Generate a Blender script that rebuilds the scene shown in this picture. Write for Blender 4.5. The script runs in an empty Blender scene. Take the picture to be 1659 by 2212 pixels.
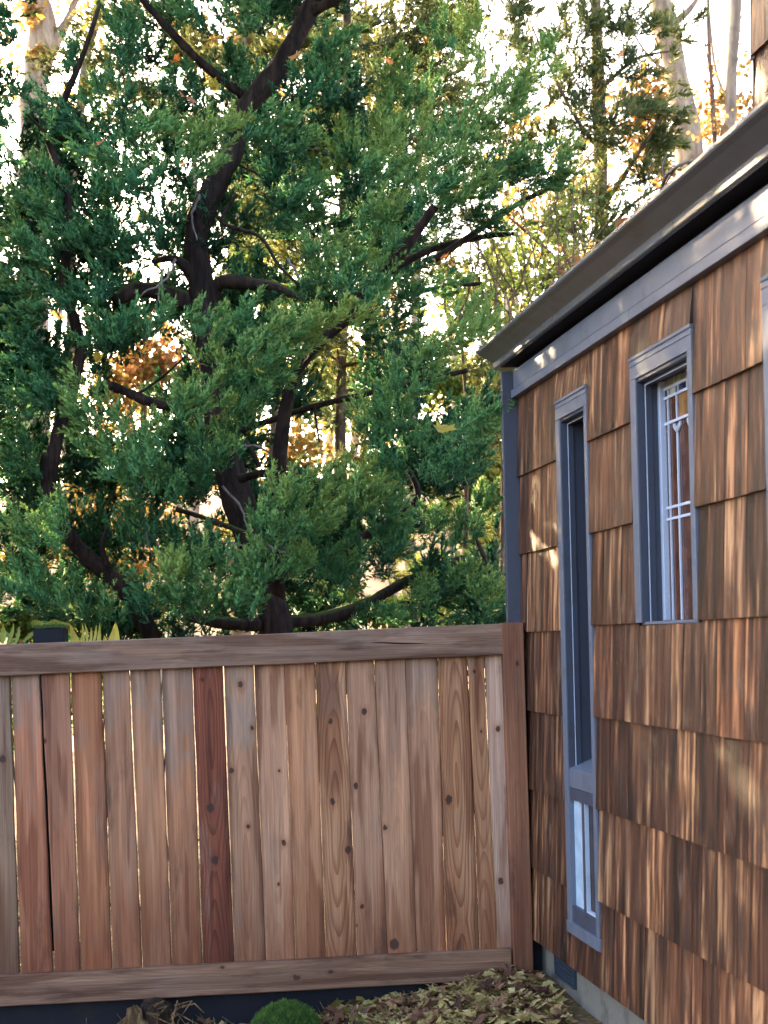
import bpy, bmesh, math, random
import numpy as np
from mathutils import Vector, Matrix

S = bpy.context.scene
COL = S.collection
rad = math.radians

# ------------------------------------------------------------------ camera
EYE = 1.6                      # eye height, about the height of the fence top
F = 3300.0                     # focal length in reference pixels (picture 1659 x 2212 of them)
RW, RH = 1659.0, 2212.0
CX, CY = 829.5, 1386.0         # principal point: level camera, raised lens
ROLL = 0.025
cr, sr = math.cos(ROLL), math.sin(ROLL)
cd = bpy.data.cameras.new('camera'); cam = bpy.data.objects.new('camera', cd); COL.objects.link(cam)
cd.sensor_fit = 'HORIZONTAL'; cd.sensor_width = 36.0; cd.lens = 36.0*F/RW
cd.shift_y = (CY-RH/2)/RW
cd.clip_start = 0.05; cd.clip_end = 3000
cd.dof.use_dof = True; cd.dof.focus_distance = 7.3; cd.dof.aperture_fstop = 7.0
cam.matrix_world = Matrix(((cr, sr, 0, 0), (0, 0, -1, 0), (-sr, cr, 0, EYE), (0, 0, 0, 1)))
S.camera = cam

# ------------------------------------------------------------------ sky, sun, exposure
SUN_EL, SUN_AZ = 17.0, -34.0   # azimuth from +Y, negative = left
w = bpy.data.worlds.new('World'); S.world = w; w.use_nodes = True
wn = w.node_tree
sky = wn.nodes.new('ShaderNodeTexSky'); sky.sky_type = 'NISHITA'; sky.sun_disc = False
sky.sun_elevation = rad(SUN_EL); sky.sun_rotation = rad(SUN_AZ)
sky.air_density = 0.75; sky.dust_density = 4.0; sky.ozone_density = 0.5
tint = wn.nodes.new('ShaderNodeMix'); tint.data_type = 'RGBA'; tint.blend_type = 'MULTIPLY'   # white balance of the shade
tint.inputs[0].default_value = 1.0; tint.inputs[7].default_value = (1.10, 1.0, 0.93, 1)
wn.links.new(sky.outputs[0], tint.inputs[6]); wn.links.new(tint.outputs[2], wn.nodes['Background'].inputs[0])
wn.nodes['Background'].inputs[1].default_value = 0.15
sl = bpy.data.lights.new('sun', 'SUN'); so = bpy.data.objects.new('sun', sl); COL.objects.link(so)
sl.energy = 2.4; sl.angle = rad(0.6); sl.color = (1.0, 0.74, 0.42)
tosun = Vector((math.sin(rad(SUN_AZ))*math.cos(rad(SUN_EL)), math.cos(rad(SUN_AZ))*math.cos(rad(SUN_EL)), math.sin(rad(SUN_EL))))
so.rotation_euler = tosun.to_track_quat('Z', 'Y').to_euler()
so.location = (-20, 15, 20)
vs = S.view_settings
vs.view_transform = 'Standard'; vs.look = 'None'; vs.gamma = 1.0; vs.use_curve_mapping = False
vs.exposure = 3.9
S.render.engine = 'CYCLES'
S.cycles.max_bounces = 7; S.cycles.diffuse_bounces = 4; S.cycles.transparent_max_bounces = 6

# ------------------------------------------------------------------ helpers
def ray(u, v):
    xl, yl = (u-CX)/F, (CY-v)/F
    return Vector((xl*cr+yl*sr, 1.0, -xl*sr+yl*cr))
def P(u, v, Y):
    d = ray(u, v)
    return Vector((0, 0, EYE))+d*Y
def hit(u, v, p, n):
    d = ray(u, v); o = Vector((0, 0, EYE))
    return o+d*((p-o).dot(n)/d.dot(n))

def tag(o, label=None, cat=None, group=None, kind=None):
    if label: o['label'] = label
    if cat: o['category'] = cat
    if group: o['group'] = group
    if kind: o['kind'] = kind
    return o
def empty(name, loc=(0, 0, 0), rz=0.0):
    o = bpy.data.objects.new(name, None); COL.objects.link(o)
    o.location = loc; o.rotation_euler = (0, 0, rz); o.empty_display_size = 0.1
    return o
def link(name, me, parent=None, loc=None):
    o = bpy.data.objects.new(name, me); COL.objects.link(o)
    if parent: o.parent = parent
    if loc is not None: o.location = loc
    return o

class MB:
    """collects simple solids and links them as one mesh object"""
    def __init__(s): s.v = []; s.f = []
    def box(s, x0, x1, y0, y1, z0, z1):
        b = len(s.v)
        for z in (z0, z1):
            for x, y in ((x0, y0), (x1, y0), (x1, y1), (x0, y1)): s.v.append((x, y, z))
        s.f += [tuple(b+i for i in q) for q in ((3, 2, 1, 0), (4, 5, 6, 7), (0, 1, 5, 4), (1, 2, 6, 5), (2, 3, 7, 6), (3, 0, 4, 7))]
        return s
    def loft(s, rings, cap=True):
        b = len(s.v); n = len(rings[0])
        for r in rings: s.v += [tuple(p) for p in r]
        for i in range(len(rings)-1):
            for j in range(n):
                k = (j+1) % n
                s.f.append((b+i*n+j, b+i*n+k, b+(i+1)*n+k, b+(i+1)*n+j))
        if cap:
            s.f.append(tuple(b+j for j in reversed(range(n)))); e = b+(len(rings)-1)*n
            s.f.append(tuple(e+j for j in range(n)))
        return s
    def tube(s, pts, rads, n=8, jit=0.0, rnd=random):
        pts = [Vector(p) for p in pts]; rings = []
        up = Vector((0.31, 0.2, 0.93))
        for i, p in enumerate(pts):
            d = (pts[min(i+1, len(pts)-1)]-pts[max(i-1, 0)])
            if d.length < 1e-6: d = Vector((0, 0, 1))
            d.normalize()
            a = d.cross(up)
            if a.length < 0.1: a = d.cross(Vector((1, 0, 0)))
            a.normalize(); c = d.cross(a); up = a.cross(d)
            ring = []
            for j in range(n):
                t = 2*math.pi*j/n
                r = rads[i]*(1+jit*(rnd.random()*2-1))
                ring.append(p+a*math.cos(t)*r+c*math.sin(t)*r)
            rings.append(ring)
        return s.loft(rings)
    def mesh(s, name, mat, smooth=False):
        me = bpy.data.meshes.new(name); me.from_pydata(s.v, [], s.f); me.update()
        if mat: me.materials.append(mat)
        bm = bmesh.new(); bm.from_mesh(me); bmesh.ops.recalc_face_normals(bm, faces=bm.faces); bm.to_mesh(me); bm.free()
        if smooth:
            me.polygons.foreach_set('use_smooth', [True]*len(me.polygons))
        return me
    def build(s, name, mat, parent=None, loc=None, smooth=False, bevel=0.0):
        o = link(name, s.mesh(name, mat, smooth), parent, loc)
        if bevel:
            m = o.modifiers.new('bevel', 'BEVEL'); m.width = bevel; m.segments = 2; m.limit_method = 'ANGLE'
        return o

def np_mesh(name, V, nper, mat, tone=None, parent=None, loc=None, N=None):
    """V: (n*nper,3) float array, every nper vertices one face"""
    n = len(V)//nper
    me = bpy.data.meshes.new(name)
    me.vertices.add(n*nper); me.loops.add(n*nper); me.polygons.add(n)
    me.vertices.foreach_set('co', np.asarray(V, dtype=np.float32).ravel())
    me.loops.foreach_set('vertex_index', np.arange(n*nper, dtype=np.int32))
    me.polygons.foreach_set('loop_start', np.arange(0, n*nper, nper, dtype=np.int32))
    if tone is not None:
        a = me.attributes.new('tone', 'FLOAT', 'POINT')
        a.data.foreach_set('value', np.asarray(tone, dtype=np.float32))
    me.materials.append(mat); me.update(calc_edges=True)
    if N is not None:
        me.polygons.foreach_set('use_smooth', np.ones(n, dtype=bool)); me.normals_split_custom_set_from_vertices(N)
    return link(name, me, parent, loc)

def smooth_path(pts, n):
    """Catmull-Rom resample of a polyline"""
    pts = [Vector(p) for p in pts]; out = []
    m = len(pts)-1
    for i in range(n+1):
        t = i/n*m; k = min(int(t), m-1); f = t-k
        p0, p1, p2, p3 = pts[max(k-1, 0)], pts[k], pts[k+1], pts[min(k+2, m)]
        out.append(0.5*((2*p1)+(p2-p0)*f+(2*p0-5*p1+4*p2-p3)*f*f+(3*p1-p0-3*p2+p3)*f**3))
    return out
def lerp_list(a, n):
    m = len(a)-1; o = []
    for i in range(n+1):
        t = i/n*m; k = min(int(t), m-1); o.append(a[k]+(a[k+1]-a[k])*(t-k))
    return o

# ------------------------------------------------------------------ node graph helper
class G:
    def __init__(s, name):
        s.m = bpy.data.materials.new(name); s.m.use_nodes = True
        s.t = s.m.node_tree; s.b = s.t.nodes['Principled BSDF']; s.out = s.t.nodes['Material Output']
    def node(s, ty, ins=None, **kw):
        n = s.t.nodes.new(ty)
        for k, v in kw.items(): setattr(n, k, v)
        for k, v in (ins or {}).items(): s.set(n.inputs[k], v)
        return n
    def set(s, sock, v):
        if hasattr(v, 'is_output'): s.t.links.new(v, sock)
        elif isinstance(v, (tuple, list)) and len(v) == 3 and sock.type == 'RGBA': sock.default_value = (*v, 1)
        else: sock.default_value = v
    def M(s, op, a, b=0.0, c=0.0, clamp=False):
        n = s.t.nodes.new('ShaderNodeMath'); n.operation = op; n.use_clamp = clamp
        for i, x in enumerate((a, b, c)): s.set(n.inputs[i], x)
        return n.outputs[0]
    def add(s, a, b): return s.M('ADD', a, b)
    def mul(s, a, b): return s.M('MULTIPLY', a, b)
    def mix(s, fac, a, b, mode='MIX'):
        n = s.t.nodes.new('ShaderNodeMix'); n.data_type = 'RGBA'; n.blend_type = mode; n.clamp_factor = True
        s.set(n.inputs[0], fac); s.set(n.inputs[6], a); s.set(n.inputs[7], b)
        return n.outputs[2]
    def mixf(s, fac, a, b):
        n = s.t.nodes.new('ShaderNodeMix'); n.data_type = 'FLOAT'
        s.set(n.inputs[0], fac); s.set(n.inputs[2], a); s.set(n.inputs[3], b)
        return n.outputs[0]
    def rng(s, v, a, b, c=0.0, d=1.0, smooth=True):
        n = s.t.nodes.new('ShaderNodeMapRange'); n.interpolation_type = 'SMOOTHSTEP' if smooth else 'LINEAR'
        for i, x in enumerate((v, a, b, c, d)): s.set(n.inputs[i], x)
        return n.outputs[0]
    def ramp(s, fac, stops):
        n = s.t.nodes.new('ShaderNodeValToRGB'); e = n.color_ramp.elements
        while len(e) < len(stops): e.new(0.5)
        for el, (p, c) in zip(e, stops): el.position = p; el.color = (*c, 1)
        s.set(n.inputs[0], fac); return n.outputs[0]
    def noise(s, vec, scale=5, detail=3, rough=0.5, dist=0.0):
        n = s.node('ShaderNodeTexNoise', {'Vector': vec, 'Scale': scale, 'Detail': detail, 'Roughness': rough, 'Distortion': dist})
        return n.outputs[0]
    def sep(s, v):
        n = s.node('ShaderNodeSeparateXYZ', {0: v}); return n.outputs
    def comb(s, x, y, z):
        return s.node('ShaderNodeCombineXYZ', {0: x, 1: y, 2: z}).outputs[0]
    def obj(s): return s.node('ShaderNodeTexCoord').outputs['Object']
    def rand(s): return s.node('ShaderNodeObjectInfo').outputs['Random']
    def ocol(s): return s.node('ShaderNodeObjectInfo').outputs['Color']
    def prop(s, name): return s.node('ShaderNodeAttribute', attribute_type='OBJECT', attribute_name=name)
    def tone(s): return s.node('ShaderNodeAttribute', attribute_type='GEOMETRY', attribute_name='tone').outputs['Fac']
    def bump(s, h, strength=0.5, dist=0.002):
        return s.node('ShaderNodeBump', {'Height': h, 'Strength': strength, 'Distance': dist}).outputs[0]
    def done(s, col, rough=0.7, spec=0.3, normal=None, metal=0.0):
        s.set(s.b.inputs['Base Color'], col); s.set(s.b.inputs['Roughness'], rough)
        s.set(s.b.inputs['Specular IOR Level'], spec); s.set(s.b.inputs['Metallic'], metal)
        if normal is not None: s.set(s.b.inputs['Normal'], normal)
        return s.m

def plank_material(name, axis):
    """weathered cedar plank; grain along `axis`; tint from the object colour (alpha = figure of the grain);
    knots at the positions held in knot_a .. knot_d (x, z, radius)"""
    g = G(name); x, y, z = g.sep(g.obj())
    if axis == 'X': x, z = z, x
    r = g.rand(); off = g.mul(r, 57.0)
    info = g.node('ShaderNodeObjectInfo')
    alpha = info.outputs['Alpha']
    kmask = None; pull = None; ring = None
    for k in ('knot_a', 'knot_b', 'knot_c', 'knot_d'):
        kx, kz, kr = g.sep(g.prop(k).outputs['Vector'])
        dx = g.M('SUBTRACT', x, kx); dz = g.mul(g.M('SUBTRACT', z, kz), 0.75)
        d = g.M('SQRT', g.add(g.mul(dx, dx), g.mul(dz, dz)))
        wob = g.mul(g.M('SUBTRACT', g.noise(g.comb(g.mul(x, 60), off, g.mul(z, 60)), 1, 2), 0.5), 0.014)
        q = g.M('DIVIDE', g.add(d, wob), g.M('MAXIMUM', kr, 0.0004))
        m = g.rng(q, 1.3, 0.75); rg = g.rng(q, 3.6, 0.9)
        # grain flows round a knot
        pl = g.mul(g.M('SIGN', dx), g.mul(g.M('EXPONENT', g.mul(q, -0.45)), g.mul(kr, 1.3)))
        kmask = m if kmask is None else g.M('MAXIMUM', kmask, m)
        ring = rg if ring is None else g.M('MAXIMUM', ring, rg)
        pull = pl if pull is None else g.add(pull, pl)
    xx = g.M('SUBTRACT', x, pull)
    lowf = g.noise(g.comb(g.mul(xx, 5), off, g.mul(z, 1.6)), 1, 3)
    warp = g.mul(g.M('SUBTRACT', lowf, 0.5), 0.055)
    # annual rings of a flat sawn board: distance to a slowly wandering pith
    px = g.add(xx, warp)
    zz = g.mul(g.M('SUBTRACT', g.M('FRACT', g.add(g.mul(z, 0.8), g.mul(r, 3.3))), 0.5), 0.11)
    rr = g.M('SQRT', g.add(g.mul(px, px), g.add(g.mul(zz, zz), 0.0004)))
    rings = g.M('FRACT', g.add(g.mul(rr, 95), g.mul(r, 9)))
    rings = g.rng(rings, 0.45, 1.0)
    streak = g.noise(g.comb(g.mul(xx, 150), off, g.mul(z, 2.2)), 1, 4, 0.6)
    fine = g.noise(g.comb(g.mul(xx, 520), off, g.mul(z, 9)), 1, 2, 0.6)
    broad = g.noise(g.comb(g.mul(xx, 22), g.add(off, 7), g.mul(z, 0.9)), 1, 4, 0.55)
    weath = g.noise(g.comb(g.mul(x, 9), g.add(off, 31), g.mul(z, 2.3)), 1, 5, 0.62)
    tint = info.outputs['Color']
    light = g.mix(0.5, tint, (1.0, 0.86, 0.72), 'MULTIPLY')
    c = g.mix(g.rng(streak, 0.3, 0.72), g.mix(1.0, tint, (0.80, 0.72, 0.67), 'MULTIPLY'), g.mix(1.0, tint, (1.15, 1.13, 1.12), 'MULTIPLY'))
    c = g.mix(g.mul(g.rng(broad, 0.45, 0.72), 0.55), c, g.mix(1.0, tint, (0.50, 0.36, 0.29), 'MULTIPLY'))
    c = g.mix(g.mul(g.rng(broad, 0.48, 0.2), 0.5), c, g.mix(1.0, tint, (1.38, 1.36, 1.36), 'MULTIPLY'))
    c = g.mix(g.mul(g.mul(rings, alpha), 0.75), c, g.mix(1.0, tint, (0.42, 0.27, 0.2), 'MULTIPLY'))
    c = g.mix(g.mul(g.rng(weath, 0.54, 0.76), 0.5), c, g.mix(g.rng(streak, 0.3, 0.7), (0.10, 0.068, 0.052), (0.235, 0.175, 0.145)))
    c = g.mix(g.mul(g.rng(weath, 0.42, 0.27), 0.55), c, (0.035, 0.018, 0.013))
    damp = g.noise(g.comb(g.mul(x, 16), g.add(off, 71), g.mul(z, 1.1)), 1, 3, 0.5)
    foot = g.rng(g.add(z, g.mul(g.M('SUBTRACT', damp, 0.5), 1.5)), -0.2, -0.75)
    c = g.mix(g.mul(foot, 0.8 if axis == 'Z' else 0.0), c, g.mix(1.0, c, (0.46, 0.31, 0.24), 'MULTIPLY'))
    bl = g.noise(g.comb(g.mul(x, 12), g.add(off, 17), g.mul(z, 5)), 1, 4, 0.6)
    head = g.rng(g.add(g.add(z, g.mul(g.M('SUBTRACT', g.M('FRACT', g.mul(r, 3.17)), 0.5), 0.9)), g.mul(g.M('SUBTRACT', bl, 0.5), 1.6)), 0.3, 0.75)
    c = g.mix(g.mul(head if axis == 'Z' else g.rng(bl, 0.5, 0.62), g.rng(g.M('FRACT', g.mul(r, 5.7)), 0.3, 0.9, 0.0, 0.7)), c, g.mix(streak, (0.105, 0.074, 0.058), (0.235, 0.175, 0.14)))
    ed = g.rng(g.add(g.M('ABSOLUTE', x), g.mul(g.M('SUBTRACT', bl, 0.5), 0.05)), 0.048, 0.072)
    c = g.mix(g.mul(ed, 0.6 if axis == 'Z' else 0.15), c, g.mix(1.0, c, (0.36, 0.27, 0.23), 'MULTIPLY'))
    c = g.mix(g.mul(g.rng(damp, 0.54, 0.63), 0.75), c, g.mix(1.0, c, (0.50, 0.36, 0.29), 'MULTIPLY'))
    c = g.mix(g.mul(g.rng(damp, 0.47, 0.36), 0.5), c, g.mix(1.0, c, (1.65, 1.62, 1.58), 'MULTIPLY'))
    c = g.mix(g.mul(ring, 0.4), c, g.mix(1.0, tint, (0.62, 0.42, 0.32), 'MULTIPLY'))
    c = g.mix(g.mul(kmask, 0.93), c, g.mix(fine, (0.012, 0.006, 0.005), (0.055, 0.024, 0.016)))
    if axis == 'X':
        pt = g.noise(g.comb(g.mul(x, 16), g.add(off, 5), g.mul(z, 2.6)), 1, 5, 0.62)
        c = g.mix(g.mul(g.rng(pt, 0.53, 0.66), 0.65), c, g.mix(1.0, c, (0.42, 0.34, 0.32), 'MULTIPLY'))
        c = g.mix(g.mul(g.rng(pt, 0.46, 0.34), 0.5), c, g.mix(1.0, c, (1.5, 1.5, 1.5), 'MULTIPLY'))
    h = g.add(g.add(g.mul(streak, 0.5), g.mul(fine, 0.3)), g.add(g.mul(rings, g.mul(alpha, -0.35)), g.mul(kmask, -0.5)))
    return g.done(c, g.mixf(streak, 0.55, 0.85), 0.25, g.bump(h, 0.55, 0.0025))

def shingle_material():
    g = G('cedar_shingle'); x, y, z = g.sep(g.obj())
    r = g.rand(); off = g.mul(r, 83.0); info = g.node('ShaderNodeObjectInfo'); tint = info.outputs['Color']
    drift = g.mul(g.noise(g.comb(g.mul(x, 8), off, g.mul(z, 3)), 1, 2), 0.02)
    xx = g.add(x, drift)
    fr = g.rng(g.M('FRACT', g.mul(r, 7.3)), 0, 1, 0.55, 1.35, False)
    s1 = g.noise(g.comb(g.mul(xx, g.mul(fr, 25)), off, g.mul(z, 1.9)), 1, 5, 0.58)
    msk = g.rng(g.noise(g.comb(g.mul(x, 6), g.add(off, 23), g.mul(z, 3)), 1, 3, 0.5), 0.32, 0.6, 0.5, 1.25)
    s1 = g.add(0.5, g.mul(g.M('SUBTRACT', s1, 0.5), msk))
    s1 = g.add(s1, g.mul(g.M('SUBTRACT', g.M('FRACT', g.mul(r, 11.3)), 0.5), 0.13))
    s2 = g.noise(g.comb(g.mul(xx, 11), g.add(off, 13), g.mul(z, 1.6)), 1, 4, 0.6)
    s3 = g.noise(g.comb(g.mul(xx, 210), g.add(off, 3), g.mul(z, 5)), 1, 3, 0.65)
    blot = g.noise(g.comb(g.mul(x, 9), g.add(off, 41), g.mul(z, 3.4)), 1, 5, 0.62)
    c = g.ramp(s1, [(0.31, (0.008, 0.0045, 0.0035)), (0.41, (0.028, 0.013, 0.008)), (0.49, (0.062, 0.029, 0.017)), (0.57, (0.125, 0.066, 0.035)), (0.66, (0.33, 0.215, 0.125))])
    c = g.mix(g.mul(g.rng(s2, 0.5, 0.68), 0.7), c, g.ramp(s1, [(0.35, (0.012, 0.007, 0.006)), (0.6, (0.058, 0.03, 0.021)), (0.7, (0.16, 0.095, 0.062))]))
    c = g.mix(g.mul(g.rng(s2, 0.46, 0.32), 0.5), c, g.ramp(s1, [(0.3, (0.06, 0.026, 0.013)), (0.52, (0.15, 0.08, 0.042)), (0.7, (0.31, 0.215, 0.14))]))
    c = g.mix(0.75, c, g.mix(1.0, c, tint, 'MULTIPLY')); c = g.mix(1.0, c, (1.10, 1.0, 0.90), 'MULTIPLY')
    c = g.mix(g.mul(g.rng(blot, 0.52, 0.70), 0.8), c, g.mix(s3, (0.008, 0.005, 0.005), (0.055, 0.033, 0.026)))
    c = g.mix(g.mul(g.rng(blot, 0.42, 0.28), 0.35), c, (0.21, 0.155, 0.115))
    c = g.mix(g.mul(g.rng(s3, 0.54, 0.34), 0.55), c, g.mix(1.0, c, (0.45, 0.4, 0.38), 'MULTIPLY'))
    low = g.noise(g.comb(g.mul(x, 7), g.add(off, 91), g.mul(z, 2.0)), 1, 4, 0.6)
    wet = g.rng(g.add(z, g.mul(g.M('SUBTRACT', low, 0.5), 0.9)), 0.06, -0.13)
    c = g.mix(g.mul(wet, 0.85), c, g.mix(1.0, c, (0.33, 0.27, 0.25), 'MULTIPLY'))
    h = g.add(g.mul(s1, 0.8), g.mul(s3, 0.35))
    return g.done(c, g.mixf(s1, 0.42, 0.7), 0.35, g.bump(h, 0.7, 0.004))

def paint_material(name, col, dirt=(0.05, 0.045, 0.04), rough=0.42, amt=0.5, spec=0.5):
    g = G(name); o = g.obj(); r = g.rand()
    n1 = g.noise(o, 9, 5, 0.6); n2 = g.noise(o, 70, 3, 0.6)
    c = g.mix(g.mul(g.rng(n1, 0.48, 0.75), amt), col, dirt)
    c = g.mix(g.mul(g.rng(n2, 0.6, 0.75), amt*0.7), c, tuple(min(1, x*1.9) for x in col))
    return g.done(c, g.mixf(n1, rough-0.08, rough+0.18), spec, g.bump(g.add(n2, g.mul(n1, 0.6)), 0.12, 0.002))

def bark_material(name, dark, light, scale=1.0, moss=None):
    g = G(name); x, y, z = g.sep(g.obj())
    v = g.comb(g.mul(x, 14*scale), g.mul(y, 14*scale), g.mul(z, 3*scale))
    n = g.noise(v, 1.6, 6, 0.65, 0.6); n2 = g.noise(g.obj(), 5, 3)
    c = g.mix(g.rng(n, 0.35, 0.68), dark, light)
    c = g.mix(g.mul(g.rng(n2, 0.5, 0.7), 0.5), c, tuple(a*0.6 for a in dark))
    if moss:
        nz = g.sep(g.node('ShaderNodeNewGeometry').outputs['Normal'])[2]
        c = g.mix(g.mul(g.rng(nz, 0.35, 0.85), g.rng(n2, 0.35, 0.55)), c, moss)
    return g.done(c, 0.9, 0.15, g.bump(n, 0.9, 0.015))

def foliage_material(name, stops, transl=0.3, rough=0.55, vary=0.0):
    g = G(name)
    c = g.ramp(g.tone(), stops)
    if vary: c = g.mix(g.mul(g.rand(), vary), c, g.mix(1.0, c, (1.75, 1.0, 0.55), 'MULTIPLY'))
    g.done(c, rough, 0.25)
    tr = g.node('ShaderNodeBsdfTranslucent', {'Color': c})
    mx = g.node('ShaderNodeMixShader', {0: transl, 1: g.b.outputs[0], 2: tr.outputs[0]})
    g.t.links.new(mx.outputs[0], g.out.inputs[0])
    return g.m

M_PLANK = plank_material('cedar_fence_wood', 'Z')
M_RAIL = plank_material('cedar_rail_wood', 'X')
M_SHINGLE = shingle_material()
M_PAINT = paint_material('slate_blue_paint', (0.028, 0.037, 0.062), (0.018, 0.018, 0.02), 0.45, 0.45)
M_TRIM = paint_material('grey_trim_paint', (0.080, 0.100, 0.142), (0.045, 0.05, 0.058), 0.4, 0.5)
M_GUTTER = paint_material('grey_gutter_metal', (0.066, 0.077, 0.095), (0.05, 0.056, 0.03), 0.35, 0.7)
M_DARK = paint_material('dark_stained_wood', (0.010, 0.011, 0.016), (0.02, 0.018, 0.014), 0.8, 0.5, 0.1)  # dark wood; also paints shade under the gutter, rail and beside the post
M_CONC = paint_material('concrete', (0.125, 0.122, 0.108), (0.045, 0.046, 0.043), 0.85, 0.8, 0.2)
M_SHEATH = paint_material('building_paper', (0.02, 0.016, 0.014), (0.01, 0.01, 0.01), 0.9, 0.3, 0.1)
M_VENT = paint_material('dark_vent_mesh', (0.010, 0.022, 0.040), (0.01, 0.01, 0.012), 0.5, 0.4)
M_ROOF = paint_material('asphalt_roofing', (0.06, 0.058, 0.055), (0.03, 0.03, 0.03), 0.9, 0.6, 0.2)
M_CAME = paint_material('pale_lead_came', (0.36, 0.43, 0.56), (0.18, 0.2, 0.25), 0.35, 0.4)
M_SASH = paint_material('pale_blue_sash', (0.40, 0.52, 0.66), (0.25, 0.33, 0.42), 0.3, 0.4)
def glass_material(name, col, rough=0.06, var=0.5, spec=0.6):
    g = G(name); n = g.noise(g.obj(), 14, 3)
    c = g.mix(g.rng(n, 0.35, 0.7), tuple(x*(1-var) for x in col), col)
    return g.done(c, rough, spec, g.bump(g.noise(g.obj(), 30, 2), 0.15, 0.003))
M_GLASS_BROWN = glass_material('brown_cathedral_glass', (0.085, 0.034, 0.018))
M_GLASS_AMBER = glass_material('amber_cathedral_glass', (0.24, 0.125, 0.035))
M_GLASS_BLUE = glass_material('deep_blue_glass', (0.006, 0.012, 0.05))
M_GLASS_OPAL = glass_material('opalescent_glass', (0.36, 0.38, 0.27), 0.15, 0.45)
M_GLASS_DARK = glass_material('dark_window_glass', (0.03, 0.02, 0.017), 0.25, 0.5, 0.15)
M_GLASS_BLIND = glass_material('frosted_pale_glass', (0.36, 0.50, 0.66), 0.12, 0.25)

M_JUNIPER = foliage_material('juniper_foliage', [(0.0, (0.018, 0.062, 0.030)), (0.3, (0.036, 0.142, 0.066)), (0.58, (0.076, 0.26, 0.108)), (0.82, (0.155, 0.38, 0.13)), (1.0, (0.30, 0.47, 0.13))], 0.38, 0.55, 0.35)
M_CONIFER = foliage_material('loose_conifer_foliage', [(0.0, (0.022, 0.044, 0.020)), (0.5, (0.075, 0.115, 0.042)), (1.0, (0.22, 0.23, 0.06))], 0.4)
M_AUTUMN = foliage_material('autumn_leaves', [(0.0, (0.06, 0.065, 0.02)), (0.3, (0.12, 0.125, 0.03)), (0.6, (0.27, 0.20, 0.045)), (0.85, (0.34, 0.18, 0.05)), (1.0, (0.24, 0.10, 0.04))], 0.5, 0.5)
M_SHRUB = foliage_material('yellow_green_shrub_leaves', [(0.0, (0.05, 0.085, 0.02)), (0.4, (0.11, 0.17, 0.03)), (0.75, (0.24, 0.26, 0.045)), (1.0, (0.40, 0.33, 0.06))], 0.45)
M_MOSS = foliage_material('moss', [(0.0, (0.02, 0.045, 0.01)), (0.5, (0.05, 0.11, 0.02)), (1.0, (0.11, 0.18, 0.035))], 0.15, 0.8)
M_LITTER = foliage_material('dead_leaves', [(0.0, (0.035, 0.017, 0.012)), (0.25, (0.10, 0.05, 0.03)), (0.5, (0.20, 0.125, 0.06)), (0.75, (0.27, 0.21, 0.08)), (1.0, (0.36, 0.32, 0.14))], 0.15, 0.6)
M_JUNBARK = bark_material('juniper_bark', (0.008, 0.006, 0.0055), (0.036, 0.022, 0.018), 1.0, (0.05, 0.06, 0.015))
M_GREYTWIG = bark_material('bare_grey_twig', (0.10, 0.085, 0.08), (0.22, 0.19, 0.18))
M_TREEBARK = bark_material('grey_tan_bark', (0.17, 0.12, 0.085), (0.36, 0.28, 0.20), 0.4)
M_ROOT = bark_material('decayed_root', (0.010, 0.007, 0.006), (0.035, 0.022, 0.015), 2.0)
M_TORN = bark_material('torn_wood', (0.045, 0.025, 0.012), (0.17, 0.11, 0.055), 2.0)
M_BROWNBARK = bark_material('brown_bark', (0.08, 0.05, 0.035), (0.2, 0.13, 0.09), 0.6)

def leaf_material():
    g = G('fallen_leaf_tissue'); info = g.node('ShaderNodeObjectInfo'); o = g.obj()
    n = g.noise(o, 60, 4, 0.6); c = g.mix(g.rng(n, 0.4, 0.7), info.outputs['Color'], g.mix(1.0, info.outputs['Color'], (0.5, 0.36, 0.28), 'MULTIPLY'))
    g.done(c, 0.6, 0.25)
    tr = g.node('ShaderNodeBsdfTranslucent', {'Color': c})
    mx = g.node('ShaderNodeMixShader', {0: 0.3, 1: g.b.outputs[0], 2: tr.outputs[0]})
    g.t.links.new(mx.outputs[0], g.out.inputs[0]); return g.m
M_LEAF = leaf_material()

def soil_material():
    g = G('woodland_soil'); o = g.obj()
    n = g.noise(o, 3, 6, 0.65); n2 = g.noise(o, 28, 5, 0.7)
    c = g.ramp(n2, [(0.3, (0.028, 0.02, 0.014)), (0.5, (0.085, 0.055, 0.032)), (0.65, (0.20, 0.13, 0.06)), (0.8, (0.3, 0.22, 0.09))])
    c = g.mix(g.mul(g.rng(n, 0.5, 0.7), 0.6), c, (0.07, 0.085, 0.025))
    return g.done(c, 0.9, 0.15, g.bump(n2, 0.8, 0.03))
M_SOIL = soil_material()
def hill_material():
    g = G('leaf_covered_hill'); o = g.obj()
    n2 = g.noise(o, 0.9, 6, 0.7); n = g.noise(o, 0.12, 3)
    c = g.ramp(n2, [(0.3, (0.12, 0.075, 0.045)), (0.5, (0.27, 0.18, 0.10)), (0.7, (0.42, 0.30, 0.18))])
    c = g.mix(g.mul(g.rng(n, 0.5, 0.65), 0.5), c, (0.15, 0.15, 0.05))
    return g.done(c, 0.9, 0.1)
M_HILL = hill_material()

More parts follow.
